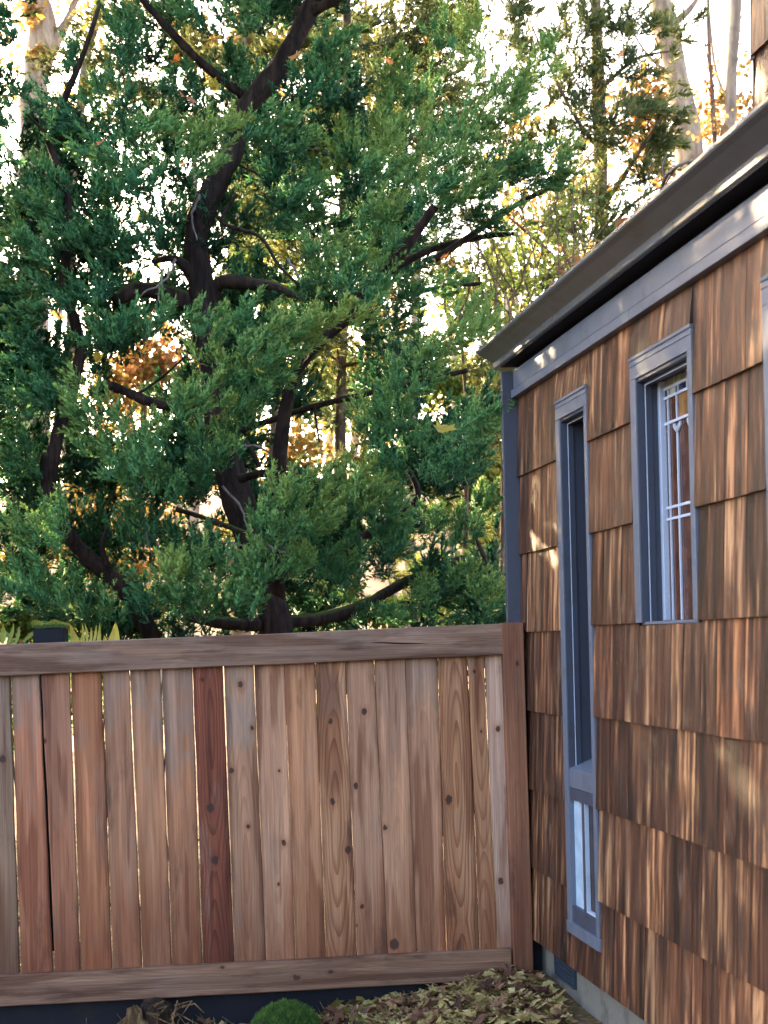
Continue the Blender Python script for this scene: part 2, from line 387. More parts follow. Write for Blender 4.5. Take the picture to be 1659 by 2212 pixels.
# ------------------------------------------------------------------ ground
def sstep(a, b, x):
    t = max(0.0, min(1.0, (x-a)/(b-a))); return t*t*(3-2*t)
def gz(x, y):
    if x < -0.35: z = -0.17+0.075*sstep(-1.6, -0.35, x)
    else: z = -0.095+0.13*sstep(-0.45, 0.5, x)
    z *= 1-sstep(7.5, 10, y)
    z += 9.5*sstep(26, 75, y)
    z += 0.015*math.sin(3.1*x+1.7*y)+0.012*math.sin(7.3*x-4.1*y)
    return z
def build_ground():
    xs = sorted(set([-400, -200, -100, -60, -40, -25, -15, -10, -7]+[round(-5+0.25*i, 3) for i in range(33)]+[4, 6, 10, 15, 25, 40, 60, 100, 200, 400]))
    ys = sorted(set([-100, -40, -15, -6, -2, 0, 1, 2, 3, 4, 4.6, 5.2]+[round(5.6+0.15*i, 3) for i in range(14)]+[8, 8.5, 9, 10, 11, 13, 15, 18, 21, 24, 27, 30, 34, 38, 42, 46, 50, 55, 60, 66, 72, 78, 90, 120, 200, 400, 800]))
    v = [(x, y, gz(x, y)) for y in ys for x in xs]; n = len(xs)
    f = [(j*n+i, j*n+i+1, (j+1)*n+i+1, (j+1)*n+i) for j in range(len(ys)-1) for i in range(n-1)]
    me = bpy.data.meshes.new('ground'); me.from_pydata(v, [], f); me.materials.append(M_SOIL); me.materials.append(M_HILL)
    for p in me.polygons:
        p.use_smooth = True
        if p.center.y > 24: p.material_index = 1
    o = link('ground', me); tag(o, kind='structure')
build_ground()

# ------------------------------------------------------------------ house
VPX = 295.0
WA = math.atan((CX-VPX)/F)                     # the wall recedes up-left
Z0 = 7.25; WX0 = (1120-CX)/F*Z0                # a point on the wall face plane
WK = (1120-VPX)*Z0
def wall_t(xh, o=0.0):                          # distance along the wall for a column xh read on the horizon
    Zd = (WK-F*o/math.cos(WA))/(xh-VPX)
    return (ZC-Zd)/math.cos(WA)
XH_CORNER = 1138.0
ZC = WK/(XH_CORNER-VPX)
HC = Vector(((XH_CORNER-CX)/F*ZC, ZC, 0.0))
house = empty('house', HC, -(math.pi/2-WA))
tag(house, 'brown cedar shingled house with slate blue window trim and grey gutter', 'house')
# local frame: +x along the wall toward the camera, -y outward, z up
LT = 6.6
def xh(u, v): return u+ROLL*(1380-v)
W1 = (wall_t(xh(1197, 880), 0.03), wall_t(xh(1263, 837), 0.03), EYE-1.224, EYE+0.986)
W2 = (wall_t(xh(1357, 790), 0.03), wall_t(xh(1489, 710), 0.03), EYE+0.044, EYE+0.983)
W3 = (wall_t(xh(1641, 600), 0.03), wall_t(xh(1641, 600), 0.03)+0.72, EYE+0.045, EYE+0.993)
WINS = [W1, W2, W3]
ZB = EYE-1.380; ZT = EYE+1.13
# sheathing with the openings left out
mb = MB(); cur = 0.0
for a, b, z0, z1 in WINS:
    mb.box(cur, a+0.03, 0.0, 0.16, ZB+0.02, ZT+0.2)
    mb.box(a+0.03, b-0.03, 0.0, 0.16, ZB+0.02, z0-0.013); mb.box(a+0.03, b-0.03, 0.0, 0.16, z1-0.03, ZT+0.2)
    cur = b-0.03
mb.box(cur, LT, 0.0, 0.16, ZB+0.02, ZT+0.2)
mb.box(0.0, 0.16, 0.16, 4.5, ZB+0.02, ZT+0.2)
mb.box(LT-0.16, LT, 0.16, 4.5, ZB+0.02, ZT+0.6)
mb.box(0.2, LT-0.2, 0.55, 0.62, ZB, ZT+0.2)
mb.build('wall', M_SHEATH, house)
MB().box(0.02, LT, 0.03, 0.25, -0.4, ZB+0.015).build('foundation', M_CONC, house)

rs = random.Random(11)
_shc = {}
def shingle_mesh(wd, ht, rnd):
    key = (round(wd, 2), round(ht, 2), rnd.randrange(3))
    if key in _shc: return _shc[key]
    wd, ht = key[0]-0.0015, key[1]
    n = max(3, int(wd/0.022)); xs = [-wd/2+wd*i/n for i in range(n+1)]
    for i in range(1, n): xs[i] += rnd.uniform(-0.008, 0.008)
    v = []; f = []
    bo = 0.0
    for i, x in enumerate(xs):
        bo = bo*0.4+rnd.uniform(-0.0006, 0.0006)
        o = 0.030+rnd.uniform(-0.0007, 0.0007); m = 0.0225+rnd.uniform(-0.0015, 0.0015)
        v += [(x, -0.013-(o-0.03)*0.5, ht), (x, -m, ht*0.5), (x, -o, bo), (x, -0.003, bo)]
    for i in range(n):
        a = i*4; b = a+4
        f += [(a, a+1, b+1, b), (a+1, a+2, b+2, b+1), (a+2, a+3, b+3, b+2)]
    e = n*4
    f += [(0, 3, 2, 1), (e, e+1, e+2, e+3)]
    me = bpy.data.meshes.new('shingle'); me.from_pydata(v, [], f); me.materials.append(M_SHINGLE); me.update()
    _shc[key] = me
    return me
TINTS = [(1, 1, 1), (1.15, 0.95, 0.85), (0.8, 0.68, 0.6), (1.2, 1.1, 1.0), (0.5, 0.38, 0.33), (0.95, 0.7, 0.55), (0.85, 0.8, 0.78), (1.3, 1.15, 1.02), (0.62, 0.46, 0.4), (0.42, 0.33, 0.3)]
far_sh = []
def put_shingle(t, z, wd, ht, yo=0.0, parent=house):
    o = link('shingle', shingle_mesh(wd, ht, rs), parent, (t, yo-rs.uniform(0, 0.0015), z+rs.uniform(-0.001, 0.001)))
    o.rotation_euler = (rs.uniform(-0.004, 0.002), rs.uniform(-0.001, 0.001), 0)
    k = rs.choice(TINTS); q = rs.uniform(0.85, 1.15)
    o.color = (k[0]*q, k[1]*q, k[2]*q, 1)
COURSES = [EYE-1.380, EYE-1.036, EYE-0.674, EYE-0.315, EYE+0.044, EYE+0.403, EYE+0.763, ZT]
def run(a, b, z, ht, wmin=0.09, wmax=0.26):
    t = a
    while t < b-0.004:
        wd = rs.uniform(wmin, wmax)
        if b-t-wd < wmin*0.8: wd = b-t
        wd = min(wd, b-t)
        put_shingle(t+wd/2, z, wd, ht)
        t += wd
TVIS = 4.9
for k in range(len(COURSES)-1):
    zb, zt = COURSES[k], COURSES[k+1]
    over = 0.05 if k < len(COURSES)-2 else 0.0
    segs = []; cur = 0.0
    for a, b, z0, z1 in WINS:
        if z1 <= zb+0.01 or z0 >= zt-0.01: continue
        segs.append((cur, a, zb, zt+over))
        if z1 < zt-0.03: segs.append((a, b, z1+0.004, zt+over))
        if z0 > zb+0.03: segs.append((a, b, zb, z0-0.004))
        cur = b
    segs.append((cur, TVIS, zb, zt+over))
    if k == 3:   # the course whose heads meet the sill of the second window
        segs2 = []
        for q in segs:
            if q[0] < W2[0] < q[1]: segs2 += [(q[0], W2[0], q[2], q[3]), (W2[0], W2[1], q[2], zt-0.012), (W2[1], q[1], q[2], q[3])]
            else: segs2.append(q)
        segs = segs2
    for a, b, z0, z1 in segs:
        dz = -0.016 if b <= W1[0]+0.01 and k > 0 else 0.0
        run(a, b, z0+dz, z1-z0-dz)
# beyond the frame, past the third window: the same courses as one part
mb = MB()
for k in range(len(COURSES)-1):
    t = TVIS
    while t < LT:
        wd = min(rs.uniform(0.1, 0.26), LT-t); z0, z1 = COURSES[k], COURSES[k+1]+0.04
        mb.loft([[(t, -0.003, z0), (t, -0.03, z0), (t, -0.004, z1), (t, -0.002, z1)], [(t+wd-0.002, -0.003, z0), (t+wd-0.002, -0.03, z0), (t+wd-0.002, -0.004, z1), (t+wd-0.002, -0.002, z1)]])
        t += wd
tag(mb.build('shingle_courses', M_SHINGLE, house), kind='stuff')

# corner board, frieze, trim
MB().box(-0.034, -0.002, -0.088, 0.1, ZB-0.02, EYE+1.238).build('corner_board', M_PAINT, house, bevel=0.003)
MB().box(-0.001, LT, -0.034, 0.0, EYE+1.158, EYE+1.24).build('frieze_board', M_TRIM, house, bevel=0.002)
mb = MB()
for a, b in ((0.0, wall_t(xh(1385, 680))-0.002), (wall_t(xh(1385, 680))+0.002, LT)):
    mb.box(a, b, -0.046, 0.0, EYE+1.113, EYE+1.150)
mb.build('trim_strip', M_TRIM, house, bevel=0.002)
# gutter: ogee profile swept along the eave, closed end cap, thin returned lip
prof = [(-0.004, 1.272), (-0.088, 1.272), (-0.092, 1.276), (-0.092, 1.303), (-0.100, 1.308), (-0.148, 1.336), (-0.168, 1.345), (-0.172, 1.351), (-0.172, 1.362), (-0.160, 1.362), (-0.160, 1.352), (-0.142, 1.342), (-0.095, 1.313), (-0.086, 1.303), (-0.086, 1.279), (-0.010, 1.279), (-0.010, 1.37), (-0.004, 1.37)]
mb = MB()
ts = [-0.15, 1.9, LT]
mb.loft([[(t, y, z+EYE) for y, z in prof] for t in ts])
gut = mb.build('gutter', M_GUTTER, house)
mb = MB(); cap = [(-0.004, 1.272), (-0.088, 1.272), (-0.092, 1.276), (-0.092, 1.303), (-0.100, 1.308), (-0.148, 1.336), (-0.172, 1.351), (-0.172, 1.362), (-0.004, 1.362)]
mb.loft([[(t, y*1.012, (z-1.3)*1.012+1.3+EYE) for y, z in cap] for t in (-0.154, -0.146)])
mb.build('end_cap', M_GUTTER, gut)
for t in (0.9, 2.3, 3.5):
    m2 = MB(); pr = [(-0.0935, 1.2745), (-0.0935, 1.3035), (-0.101, 1.3090), (-0.149, 1.3370), (-0.1735, 1.3515), (-0.1735, 1.3635), (-0.168, 1.3635), (-0.090, 1.3040), (-0.090, 1.2745)]
    m2.loft([[(tt, y, z+EYE) for y, z in pr] for tt in (t, t+0.004)]); m2.build('seam', M_GUTTER, gut)
MB().box(-0.03, LT, -0.087, -0.0045, EYE+1.262, EYE+1.2712).build('soffit', M_DARK, house)  # near-black colour paints the shade under the gutter
# roof slab
mb = MB(); mb.loft([[(t, -0.12, EYE+1.385), (t, 0.75, EYE+1.50), (t, 0.75, EYE+1.53), (t, -0.12, EYE+1.40)] for t in (-0.05, LT)])
mb.build('roof', M_ROOF, house)
MB().box(-0.03, LT, -0.003, 0.03, EYE+1.2405, EYE+1.384).build('fascia', M_DARK, house)  # near-black too, carries on the painted shade below the gutter

# upper storey, set back
OU = 0.62
def wall_t2(x_, o): return (ZC-(WK+F*o/math.cos(WA))/(x_-VPX))/math.cos(WA)-o*math.tan(WA)*0
tu = wall_t2(1667.0, OU)+0.0
# the far end of the upper wall at local x = tu' (correct for the shift along y)
def local_from_world(p): 
    q = p-HC; c, s_ = math.cos(house.rotation_euler.z), math.sin(house.rotation_euler.z)
    return Vector((q.x*c+q.y*s_, -q.x*s_+q.y*c, q.z))
nin = Vector((math.cos(WA), math.sin(WA), 0.0))
tu = local_from_world(hit(1637, 130, HC+nin*OU, nin)).x
up = MB(); up.box(tu, LT, OU, 4.5, EYE+1.4, EYE+3.4); up.build('upper_wall', M_SHEATH, house)
zc_ = local_from_world(hit(1640, 120, HC+nin*OU, nin)).z
zr = [zc_-0.37*2, zc_-0.37, zc_, zc_+0.37, zc_+0.74, zc_+1.1]
for z in zr:
    t = tu
    while t < 4.6:
        wd = rs.uniform(0.11, 0.24); put_shingle(t+wd/2, z, wd, 0.41, OU); t += wd
for z in zr:     # woven corner shingles turned round the edge
    o = link('shingle', shingle_mesh(0.15, 0.41, rs), house, (tu-0.002, OU+0.05, z-0.012)); o.rotation_euler = (0, 0, -math.pi/2+0.35)
    o.color = (1.1, 0.85, 0.7, 1)
MB().box(0, LT, OU-0.35, 4.8, EYE+3.4, EYE+3.5).build('upper_roof', M_ROOF, house)

# ---- windows
CWL, CWR = 0.060, 0.040
def casing(name, a, b, z0, z1, cw=0.078, sill=True):
    mb = MB(); o0, o1 = -0.029, 0.02
    mb.box(a, a+CWL, o0, o1, z0, z1-cw); mb.box(b-CWR, b, o0, o1, z0, z1-cw)
    mb.box(a, b, o0, o1, z1-cw, z1)
    mb.box(a-0.002, b+0.002, o0-0.004, o1-0.02, z1-0.010, z1+0.003)
    mb.box(a+0.001, b-0.001, o0-0.0025, o1-0.03, z1-0.030, z1-0.024)
    return mb.build(name, M_TRIM, house, bevel=0.002)
def jambs(win, a, b, z0, z1, cw=0.078, dep=0.135, bot=True):
    mb = MB(); i0, i1 = a+CWL, b-CWR
    mb.box(i0-0.012, i0+0.001, -0.024, dep, z0, z1-cw); mb.box(i1-0.001, i1+0.012, -0.024, dep, z0, z1-cw)
    mb.box(i0, i1, -0.022, dep, z1-cw-0.012, z1-cw+0.001)
    # stop beads
    mb.box(i0+0.001, i0+0.010, 0.005, 0.03, z0, z1-cw-0.012); mb.box(i1-0.010, i1-0.001, 0.005, 0.03, z0, z1-cw-0.012)
    mb.box(i0+0.010, i1-0.010, 0.005, 0.03, z1-cw-0.022, z1-cw-0.012)
    mb.build('jamb', M_PAINT, win, bevel=0.0015)
    bd = MB(); bd.box(i0+0.010, i0+0.0125, 0.003, 0.006, z0, z1-cw-0.02)
    bd.box(i0+0.0125, i1-0.01, 0.003, 0.006, z1-cw-0.0245, z1-cw-0.022)
    bd.build('bead', M_CAME, win)
    return i0, i1
# window 1: tall slot, deep reveal above, small two-light sash below
a, b, z0, z1 = W1
win = casing('window', a, b, z0, z1)
zt_ = EYE-0.55
i0, i1 = jambs(win, a, b, zt_, z1)
MB().box(i0-0.01, i1+0.01, 0.13, 0.14, zt_, z1-0.07).build('pane', M_GLASS_DARK, win)
mb = MB(); mb.loft([[(t, -0.020, zt_-0.075), (t, -0.020, zt_+0.005), (t, 0.13, zt_+0.06), (t, 0.13, zt_-0.075)] for t in (i0-0.011, i1+0.011)])
mb.build('sill', M_TRIM, win, bevel=0.002)
zs0, zs1 = z0+0.05, zt_-0.076
mb = MB(); mb.box(i0-0.06, i1+0.06, -0.034, 0.05, z0-0.012, zs0-0.012)     # lower casing
mb.build('lower_casing', M_TRIM, win, bevel=0.002)
im = i0+(i1-i0)*0.47
mb = MB(); mb.box(i0-0.04, i0-0.012, -0.022, 0.04, zs0-0.012, zs1); mb.box(i1+0.012, i1+0.04, -0.022, 0.04, zs0-0.012, zs1)
mb.box(i0-0.012, i1+0.012, -0.022, 0.04, zs1-0.05, zs1); mb.box(i0-0.012, i1+0.012, -0.022, 0.04, zs0-0.012, zs0+0.055)
mb.box(im-0.013, im+0.013, -0.018, 0.04, zs0+0.055, zs1-0.05)
mb.build('sash', M_PAINT, win, bevel=0.002)
MB().box(i0-0.011, im-0.0135, -0.006, 0.03, zs0+0.0555, zs1-0.0505).build('pane', M_GLASS_BLIND, win)
MB().box(im+0.0135, i1+0.011, 0.004, 0.03, zs0+0.0555, zs1-0.0505).build('pane', M_GLASS_DARK, win)
mb = MB(); mb.box(im+0.0135, im+0.018, -0.014, 0.003, zs0+0.0555, zs1-0.0505); mb.box(im+0.0185, i1+0.011, -0.014, 0.003, zs0+0.0555, zs0+0.063)
mb.build('bead', M_CAME, win)
# window 2: leaded coloured glass
a, b, z0, z1 = W2
win = casing('window', a, b, z0-0.0, z1)
i0, i1 = jambs(win, a, b, z0, z1, dep=0.125)
gw = i1-i0; yg = 0.072
def gu(u): return i0+u*gw
def pane(u0, u1, za, zb_, mat): MB().box(gu(u0)+0.001, gu(u1)-0.001, yg, yg+0.006, EYE+za+0.001, EYE+zb_-0.001).build('pane', mat, win)
pane(0.05, 0.27, 0.862, 0.935, M_GLASS_OPAL); pane(0.27, 0.5, 0.862, 0.935, M_GLASS_OPAL); pane(0.5, 0.95, 0.862, 0.935, M_GLASS_OPAL)
for u0, u1, m in ((0.05, 0.14, M_GLASS_BLUE), (0.14, 0.27, M_GLASS_OPAL), (0.27, 0.33, M_GLASS_BLUE), (0.33, 0.5, M_GLASS_BLUE), (0.5, 0.6, M_GLASS_OPAL), (0.6, 0.8, M_GLASS_BLUE), (0.8, 0.95, M_GLASS_BLUE)): pane(u0, u1, 0.83, 0.862, m)
for za, zb_, m, m2 in ((0.74, 0.83, M_GLASS_BROWN, M_GLASS_AMBER), (0.715, 0.74, M_GLASS_BROWN, M_GLASS_BROWN), (0.445, 0.715, M_GLASS_BROWN, M_GLASS_BROWN), (0.405, 0.445, M_GLASS_BROWN, M_GLASS_BROWN), (0.05, 0.405, M_GLASS_BROWN, M_GLASS_BROWN)):
    pane(0.05, 0.30, za, zb_, m); pane(0.30, 0.54, za, zb_, m2); pane(0.54, 0.78, za, zb_, m2); pane(0.78, 0.95, za, zb_, m)
mb = MB()
def hbar(za, u0=0.05, u1=0.95, h=0.009): mb.box(gu(u0), gu(u1), yg-0.006, yg-0.0005, EYE+za-h/2, EYE+za+h/2)
def vbar(u, za, zb_, wd=0.009): mb.box(gu(u)-wd/2, gu(u)+wd/2, yg-0.007, yg-0.001, EYE+za, EYE+zb_)
for z_ in (0.862, 0.83, 0.74, 0.445, 0.405): hbar(z_)
for u in (0.27, 0.5): vbar(u, 0.862, 0.935, 0.005)
for u in (0.14, 0.27, 0.33, 0.5, 0.6, 0.8): vbar(u, 0.83, 0.862, 0.005)
vbar(0.30, 0.74, 0.83); vbar(0.54, 0.74, 0.83)
vbar(0.30, 0.05, 0.70, 0.010); vbar(0.54, 0.05, 0.715); vbar(0.78, 0.05, 0.83); vbar(0.13, 0.05, 0.83, 0.006)
for u0, u1 in ((0.30, 0.23), (0.30, 0.37), (0.54, 0.50)):
    for k in range(6):
        f0 = k/6; mb.box(gu(u0+(u1-u0)*f0)-0.006, gu(u0+(u1-u0)*f0)+0.006, yg-0.0075, yg-0.0015, EYE+0.695+0.025*f0, EYE+0.705+0.025*(k+1)/6)
mb.build('came', M_CAME, win)
mb = MB(); mb.box(i0, gu(0.05), yg-0.02, yg+0.02, EYE+0.05, z1-0.09); mb.box(gu(0.95), i1, yg-0.02, yg+0.02, EYE+0.05, z1-0.09)
mb.box(gu(0.05), gu(0.95), yg-0.02, yg+0.02, EYE+0.935, z1-0.088)
mb.build('sash', M_CAME, win, bevel=0.002)
mb = MB(); mb.box(a+0.03, b-0.03, -0.014, 0.13, z0-0.008, z0+0.003); mb.build('sill', M_TRIM, win, bevel=0.002)
# window 3 at the frame edge
a, b, z0, z1 = W3
win = casing('window', a, b, z0, z1)
i0, i1 = jambs(win, a, b, z0, z1, dep=0.12)
MB().box(i0, i1, 0.10, 0.11, z0, z1-0.07).build('pane', M_GLASS_DARK, win)
MB().box(a, b, -0.028, 0.12, z0-0.03, z0+0.004).build('sill', M_TRIM, win, bevel=0.002)
# crawl space vent in the foundation
tv0, tv1 = wall_t(1188.0, -0.03), wall_t(1227.0, -0.03)
mb = MB(); mb.box(tv0, tv1, 0.022, 0.029, ZB-0.115, ZB-0.005)
vent = mb.build('vent', M_VENT, house)
mb = MB(); mb.box(tv0-0.012, tv0, 0.016, 0.029, ZB-0.125, ZB-0.003); mb.box(tv1, tv1+0.012, 0.016, 0.029, ZB-0.125, ZB-0.003); mb.box(tv0, tv1, 0.016, 0.029, ZB-0.127, ZB-0.115)
for k in range(5):
    mb.box(tv0+0.004, tv1-0.004, 0.018, 0.0215, ZB-0.108+k*0.02, ZB-0.100+k*0.02)
mb.build('vent_frame', M_VENT, vent)

# ------------------------------------------------------------------ fence
FT = rad(5.2)
FP = P(1092, 1379, 7.03)
fence = empty('fence', (FP.x, FP.y, 0), FT)
tag(fence, 'weathered brown cedar board fence with rails and corner post beside the house', 'fence')
fd = Vector((math.cos(FT), math.sin(FT), 0)); fn = Vector((math.sin(FT), -math.cos(FT), 0))
FO = Vector((FP.x, FP.y, 0))
def fl(u, v, out=0.0):
    p = hit(u, v, FO+fn*out, fn)-FO
    return p.dot(fd), p.z
TOPJ = [-44, 22, 86, 151, 219, 279.5, 348, 415, 482, 548.6, 614, 681, 747, 809, 876, 947, 1011, 1047, 1092]
BOTJ = [-22, 43, 115, 174, 242, 307, 371, 438, 507, 574, 639, 705, 772, 838, 901, 965, 1038, 1075, 1117]
GAPS = [6, 9, 10, 6, 6, 5, 6, 4.5, 4.5, 1.2, 1.8, 2.5, 2.5, 2.0, 1.0, 3.6, 4.2, 3.6, 1]
COLS = [(0.22, 0.17, 0.13, .1), (0.34, 0.175, 0.11, .08), (0.33, 0.18, 0.115, .08), (0.35, 0.185, 0.105, .15), (0.32, 0.20, 0.135, .1), (0.33, 0.205, 0.13, .12),
        (0.32, 0.185, 0.115, .12), (0.20, 0.075, 0.045, 1.0), (0.33, 0.225, 0.16, .45), (0.43, 0.30, 0.215, .25), (0.42, 0.265, 0.165, .2), (0.45, 0.30, 0.19, .95),
        (0.42, 0.295, 0.215, .15), (0.45, 0.31, 0.215, .2), (0.41, 0.275, 0.19, .25), (0.43, 0.285, 0.18, 1.0), (0.39, 0.25, 0.155, .7), (0.44, 0.37, 0.33, .1)]
KNOTS = {0: [(6, 1640, .013)], 2: [(97, 1600, .008)], 7: [(465, 1860, .015), (455, 1745, .016), (437, 1468, .006)], 8: [(520, 1478, .010), (545, 1573, .008), (500, 1665, .009), (536, 1786, .008)],
         9: [(613, 1820, .010), (604, 1665, .005), (602, 1910, .005), (553, 1605, .007)], 11: [(714, 1558, .009), (718, 1732, .011), (752, 1836, .014), (672, 1462, .004)],
         12: [(787, 1537, .012), (768, 1698, .010), (783, 1958, .009), (770, 2000, .007)], 13: [(832, 1788, .009), (852, 2040, .02)], 15: [(970, 1728, .016)],
         16: [(1025, 1450, .007), (1040, 1580, .006)], 17: [(1076, 1575, .010), (1082, 1903, .012)]}
rf = random.Random(5)
def plank(name, xa0, xb0, xa1, xb1, z0, z1, y0, y1, mat, wob, nseg, parent=fence):
    """upright board, bottom edges xa0..xb0, top edges xa1..xb1, waney edges; origin at the board's middle"""
    ox = (xa0+xb0+xa1+xb1)/4; oz = (z0+z1)/2
    rings = []
    ja = jb = 0.0
    for i in range(nseg+1):
        t = i/nseg; ja = ja*0.6+rf.uniform(-wob, wob); jb = jb*0.6+rf.uniform(-wob, wob)
        xa = xa0+(xa1-xa0)*t+ja-ox; xb = xb0+(xb1-xb0)*t+jb-ox; z = z0+(z1-z0)*t-oz
        c = 0.003
        rings.append([(xa, y0+c, z), (xa+c, y0, z), (xb-c, y0, z), (xb, y0+c, z), (xb, y1, z), (xa, y1, z)])
    m = MB(); m.loft(rings)
    return m.build(name, mat, parent, (ox, 0, oz)), ox, oz
for i in range(18):
    gl, gr = GAPS[i]/1900, GAPS[i+1]/1900
    xa1, _ = fl(TOPJ[i], 1440); xb1, _ = fl(TOPJ[i+1], 1440)
    xa0, _ = fl(BOTJ[i], 2070); xb0, _ = fl(BOTJ[i+1], 2070)
    z1 = 1.63; z0 = 0.07
    # extrapolate the edges from the measured heights to the board ends
    zm1 = fl(500, 1440)[1]; zm0 = fl(500, 2070)[1]
    ex = lambda a0, a1, z: a0+(a1-a0)*(z-zm0)/(zm1-zm0)
    dy = rf.uniform(0, 0.003)
    o, ox, oz = plank('board', ex(xa0, xa1, z0)+gl, ex(xb0, xb1, z0)-gr, ex(xa0, xa1, z1)+gl, ex(xb0, xb1, z1)-gr, z0, z1, dy, 0.019+dy, M_PLANK, 0.0016 if i < 9 else 0.0009, 16)
    c_ = COLS[i]; o.color = (c_[0]*0.74, c_[1]*0.615, c_[2]*0.54, c_[3])
    for k, (u, v, r) in zip('abcd', KNOTS.get(i, [])):
        kx, kz = fl(u, v); o['knot_'+k] = (kx-ox, kz-oz, r)
# boards carrying on past the left edge of the picture
xl = fl(TOPJ[0], 1440)[0]
for i in range(9):
    x1_ = xl-0.139*i
    o, ox, oz = plank('board', x1_-0.139+0.003+0.01, x1_-0.003+0.01, x1_-0.139+0.003, x1_-0.003, 0.05, 1.62, 0.0, 0.019, M_PLANK, 0.0015, 10)
    c_ = rf.choice(COLS[:7]); o.color = (c_[0]*0.74, c_[1]*0.615, c_[2]*0.54, c_[3])
# rails in front, added dark board behind for the shaded gap, posts
XR = fl(1087, 1380, 0.038)[0]-0.002
XL = XR-3.75
def rail(name, ztl, ztr, h, y0, y1, mat, col, wob=0.0016, xl_=XL, xr_=XR):
    n = 24; ox, oz = (xl_+xr_)/2, (ztl+ztr)/2
    rings = []; ja = jb = 0
    for i in range(n+1):
        t = i/n; ja = ja*.7+rf.uniform(-wob, wob); jb = jb*.7+rf.uniform(-wob, wob)
        zt = ztl+(ztr-ztl)*t+ja-oz; zb = ztl+(ztr-ztl)*t-h+jb-oz; x = xl_+(xr_-xl_)*t-ox; c = 0.004
        rings.append([(x, y0, zb+c), (x, y0, zt-c), (x, y0+c, zt), (x, y1, zt), (x, y1, zb), (x, y0+c, zb)])
    m = MB(); m.loft(rings); o = m.build(name, mat, fence, (ox, 0, oz)); o.color = col
    return o, ox, oz
def zline(u0, v0, u1, v1, out):
    xa, za = fl(u0, v0, out); xb, zb = fl(u1, v1, out); s_ = (zb-za)/(xb-xa)
    return za+s_*(XL-xa), za+s_*(XR-xa)
zl, zr_ = zline(0, 1392, 1081, 1349, 0.038)
o, ox, oz = rail('rail', zl, zr_, 0.140, -0.038, -0.002, M_RAIL, (0.155, 0.102, 0.074, .25))
o['label'] = 'top rail with a long dark crack'
# a drying check in the top rail: thin dark sliver standing proud by a hair
xa, za = fl(800, 1388, 0.0385); xb, zb = fl(925, 1391, 0.0385)
mb = MB(); pts = []
for i in range(13):
    t = i/12; h = 0.0035*math.sin(math.pi*min(1, t*1.05))**0.7+0.0003; x = xa+(xb-xa)*t; z = za+(zb-za)*t+0.001*math.sin(9*t)
    pts.append([(x-ox, -0.0388, z-h-oz), (x-ox, -0.0388, z+h-oz), (x-ox, -0.037, z+h-oz), (x-ox, -0.037, z-h-oz)])
mb.loft(pts); mb.build('crack', M_DARK, o)
zl, zr_ = zline(0, 2108, 1098, 2050, 0.038)
o, ox, oz = rail('rail', zl, zr_, 0.138, -0.038, -0.002, M_RAIL, (0.155, 0.092, 0.062, .35))
for k, (u, v, r) in zip('abcd', [(640, 2112, .012), (715, 2100, .008), (480, 2090, .006), (860, 2052, .01)]):
    kx, kz = fl(u, v, 0.038); o['knot_'+k] = (kz-oz, kx-ox, r)
rail('kick_board', 0.055, 0.105, 0.38, 0.022, 0.05, M_DARK, (1, 1, 1, 1), 0.003)  # added near-black board, stands for the shade under the bottom rail
# post
xa1, _ = fl(1086, 1380, 0.052); xb1, _ = fl(1131, 1380, 0.052)
xa0, _ = fl(1110, 2110, 0.052); xb0, zb0 = fl(1154, 2110, 0.052)
ptop = fl(1100, 1345, 0.052)[1]
o, ox, oz = plank('post', xa0+0.004, xb0, xa1, xb1, -0.1, ptop, -0.052, 0.038, M_PLANK, 0.0006, 10)
o.color = (0.165, 0.078, 0.046, .2)
o['knot_a'] = (0.01, 0.7, .006)
MB().box(xb0-0.03, xb0+0.012, 0.04, 0.055, 0.2205, 1.6).box(xb0-0.03, xb0+0.075, 0.04, 0.055, -0.1, 0.22).build('filler_strip', M_DARK, fence)  # added dark strip, stops sun leaking through between post and wall
o, ox, oz = plank('post', XL-0.1, XL-0.005, XL-0.1, XL-0.005, -0.3, 1.66, -0.052, 0.038, M_PLANK, 0.0006, 8)
o.color = (0.165, 0.078, 0.046, .2)

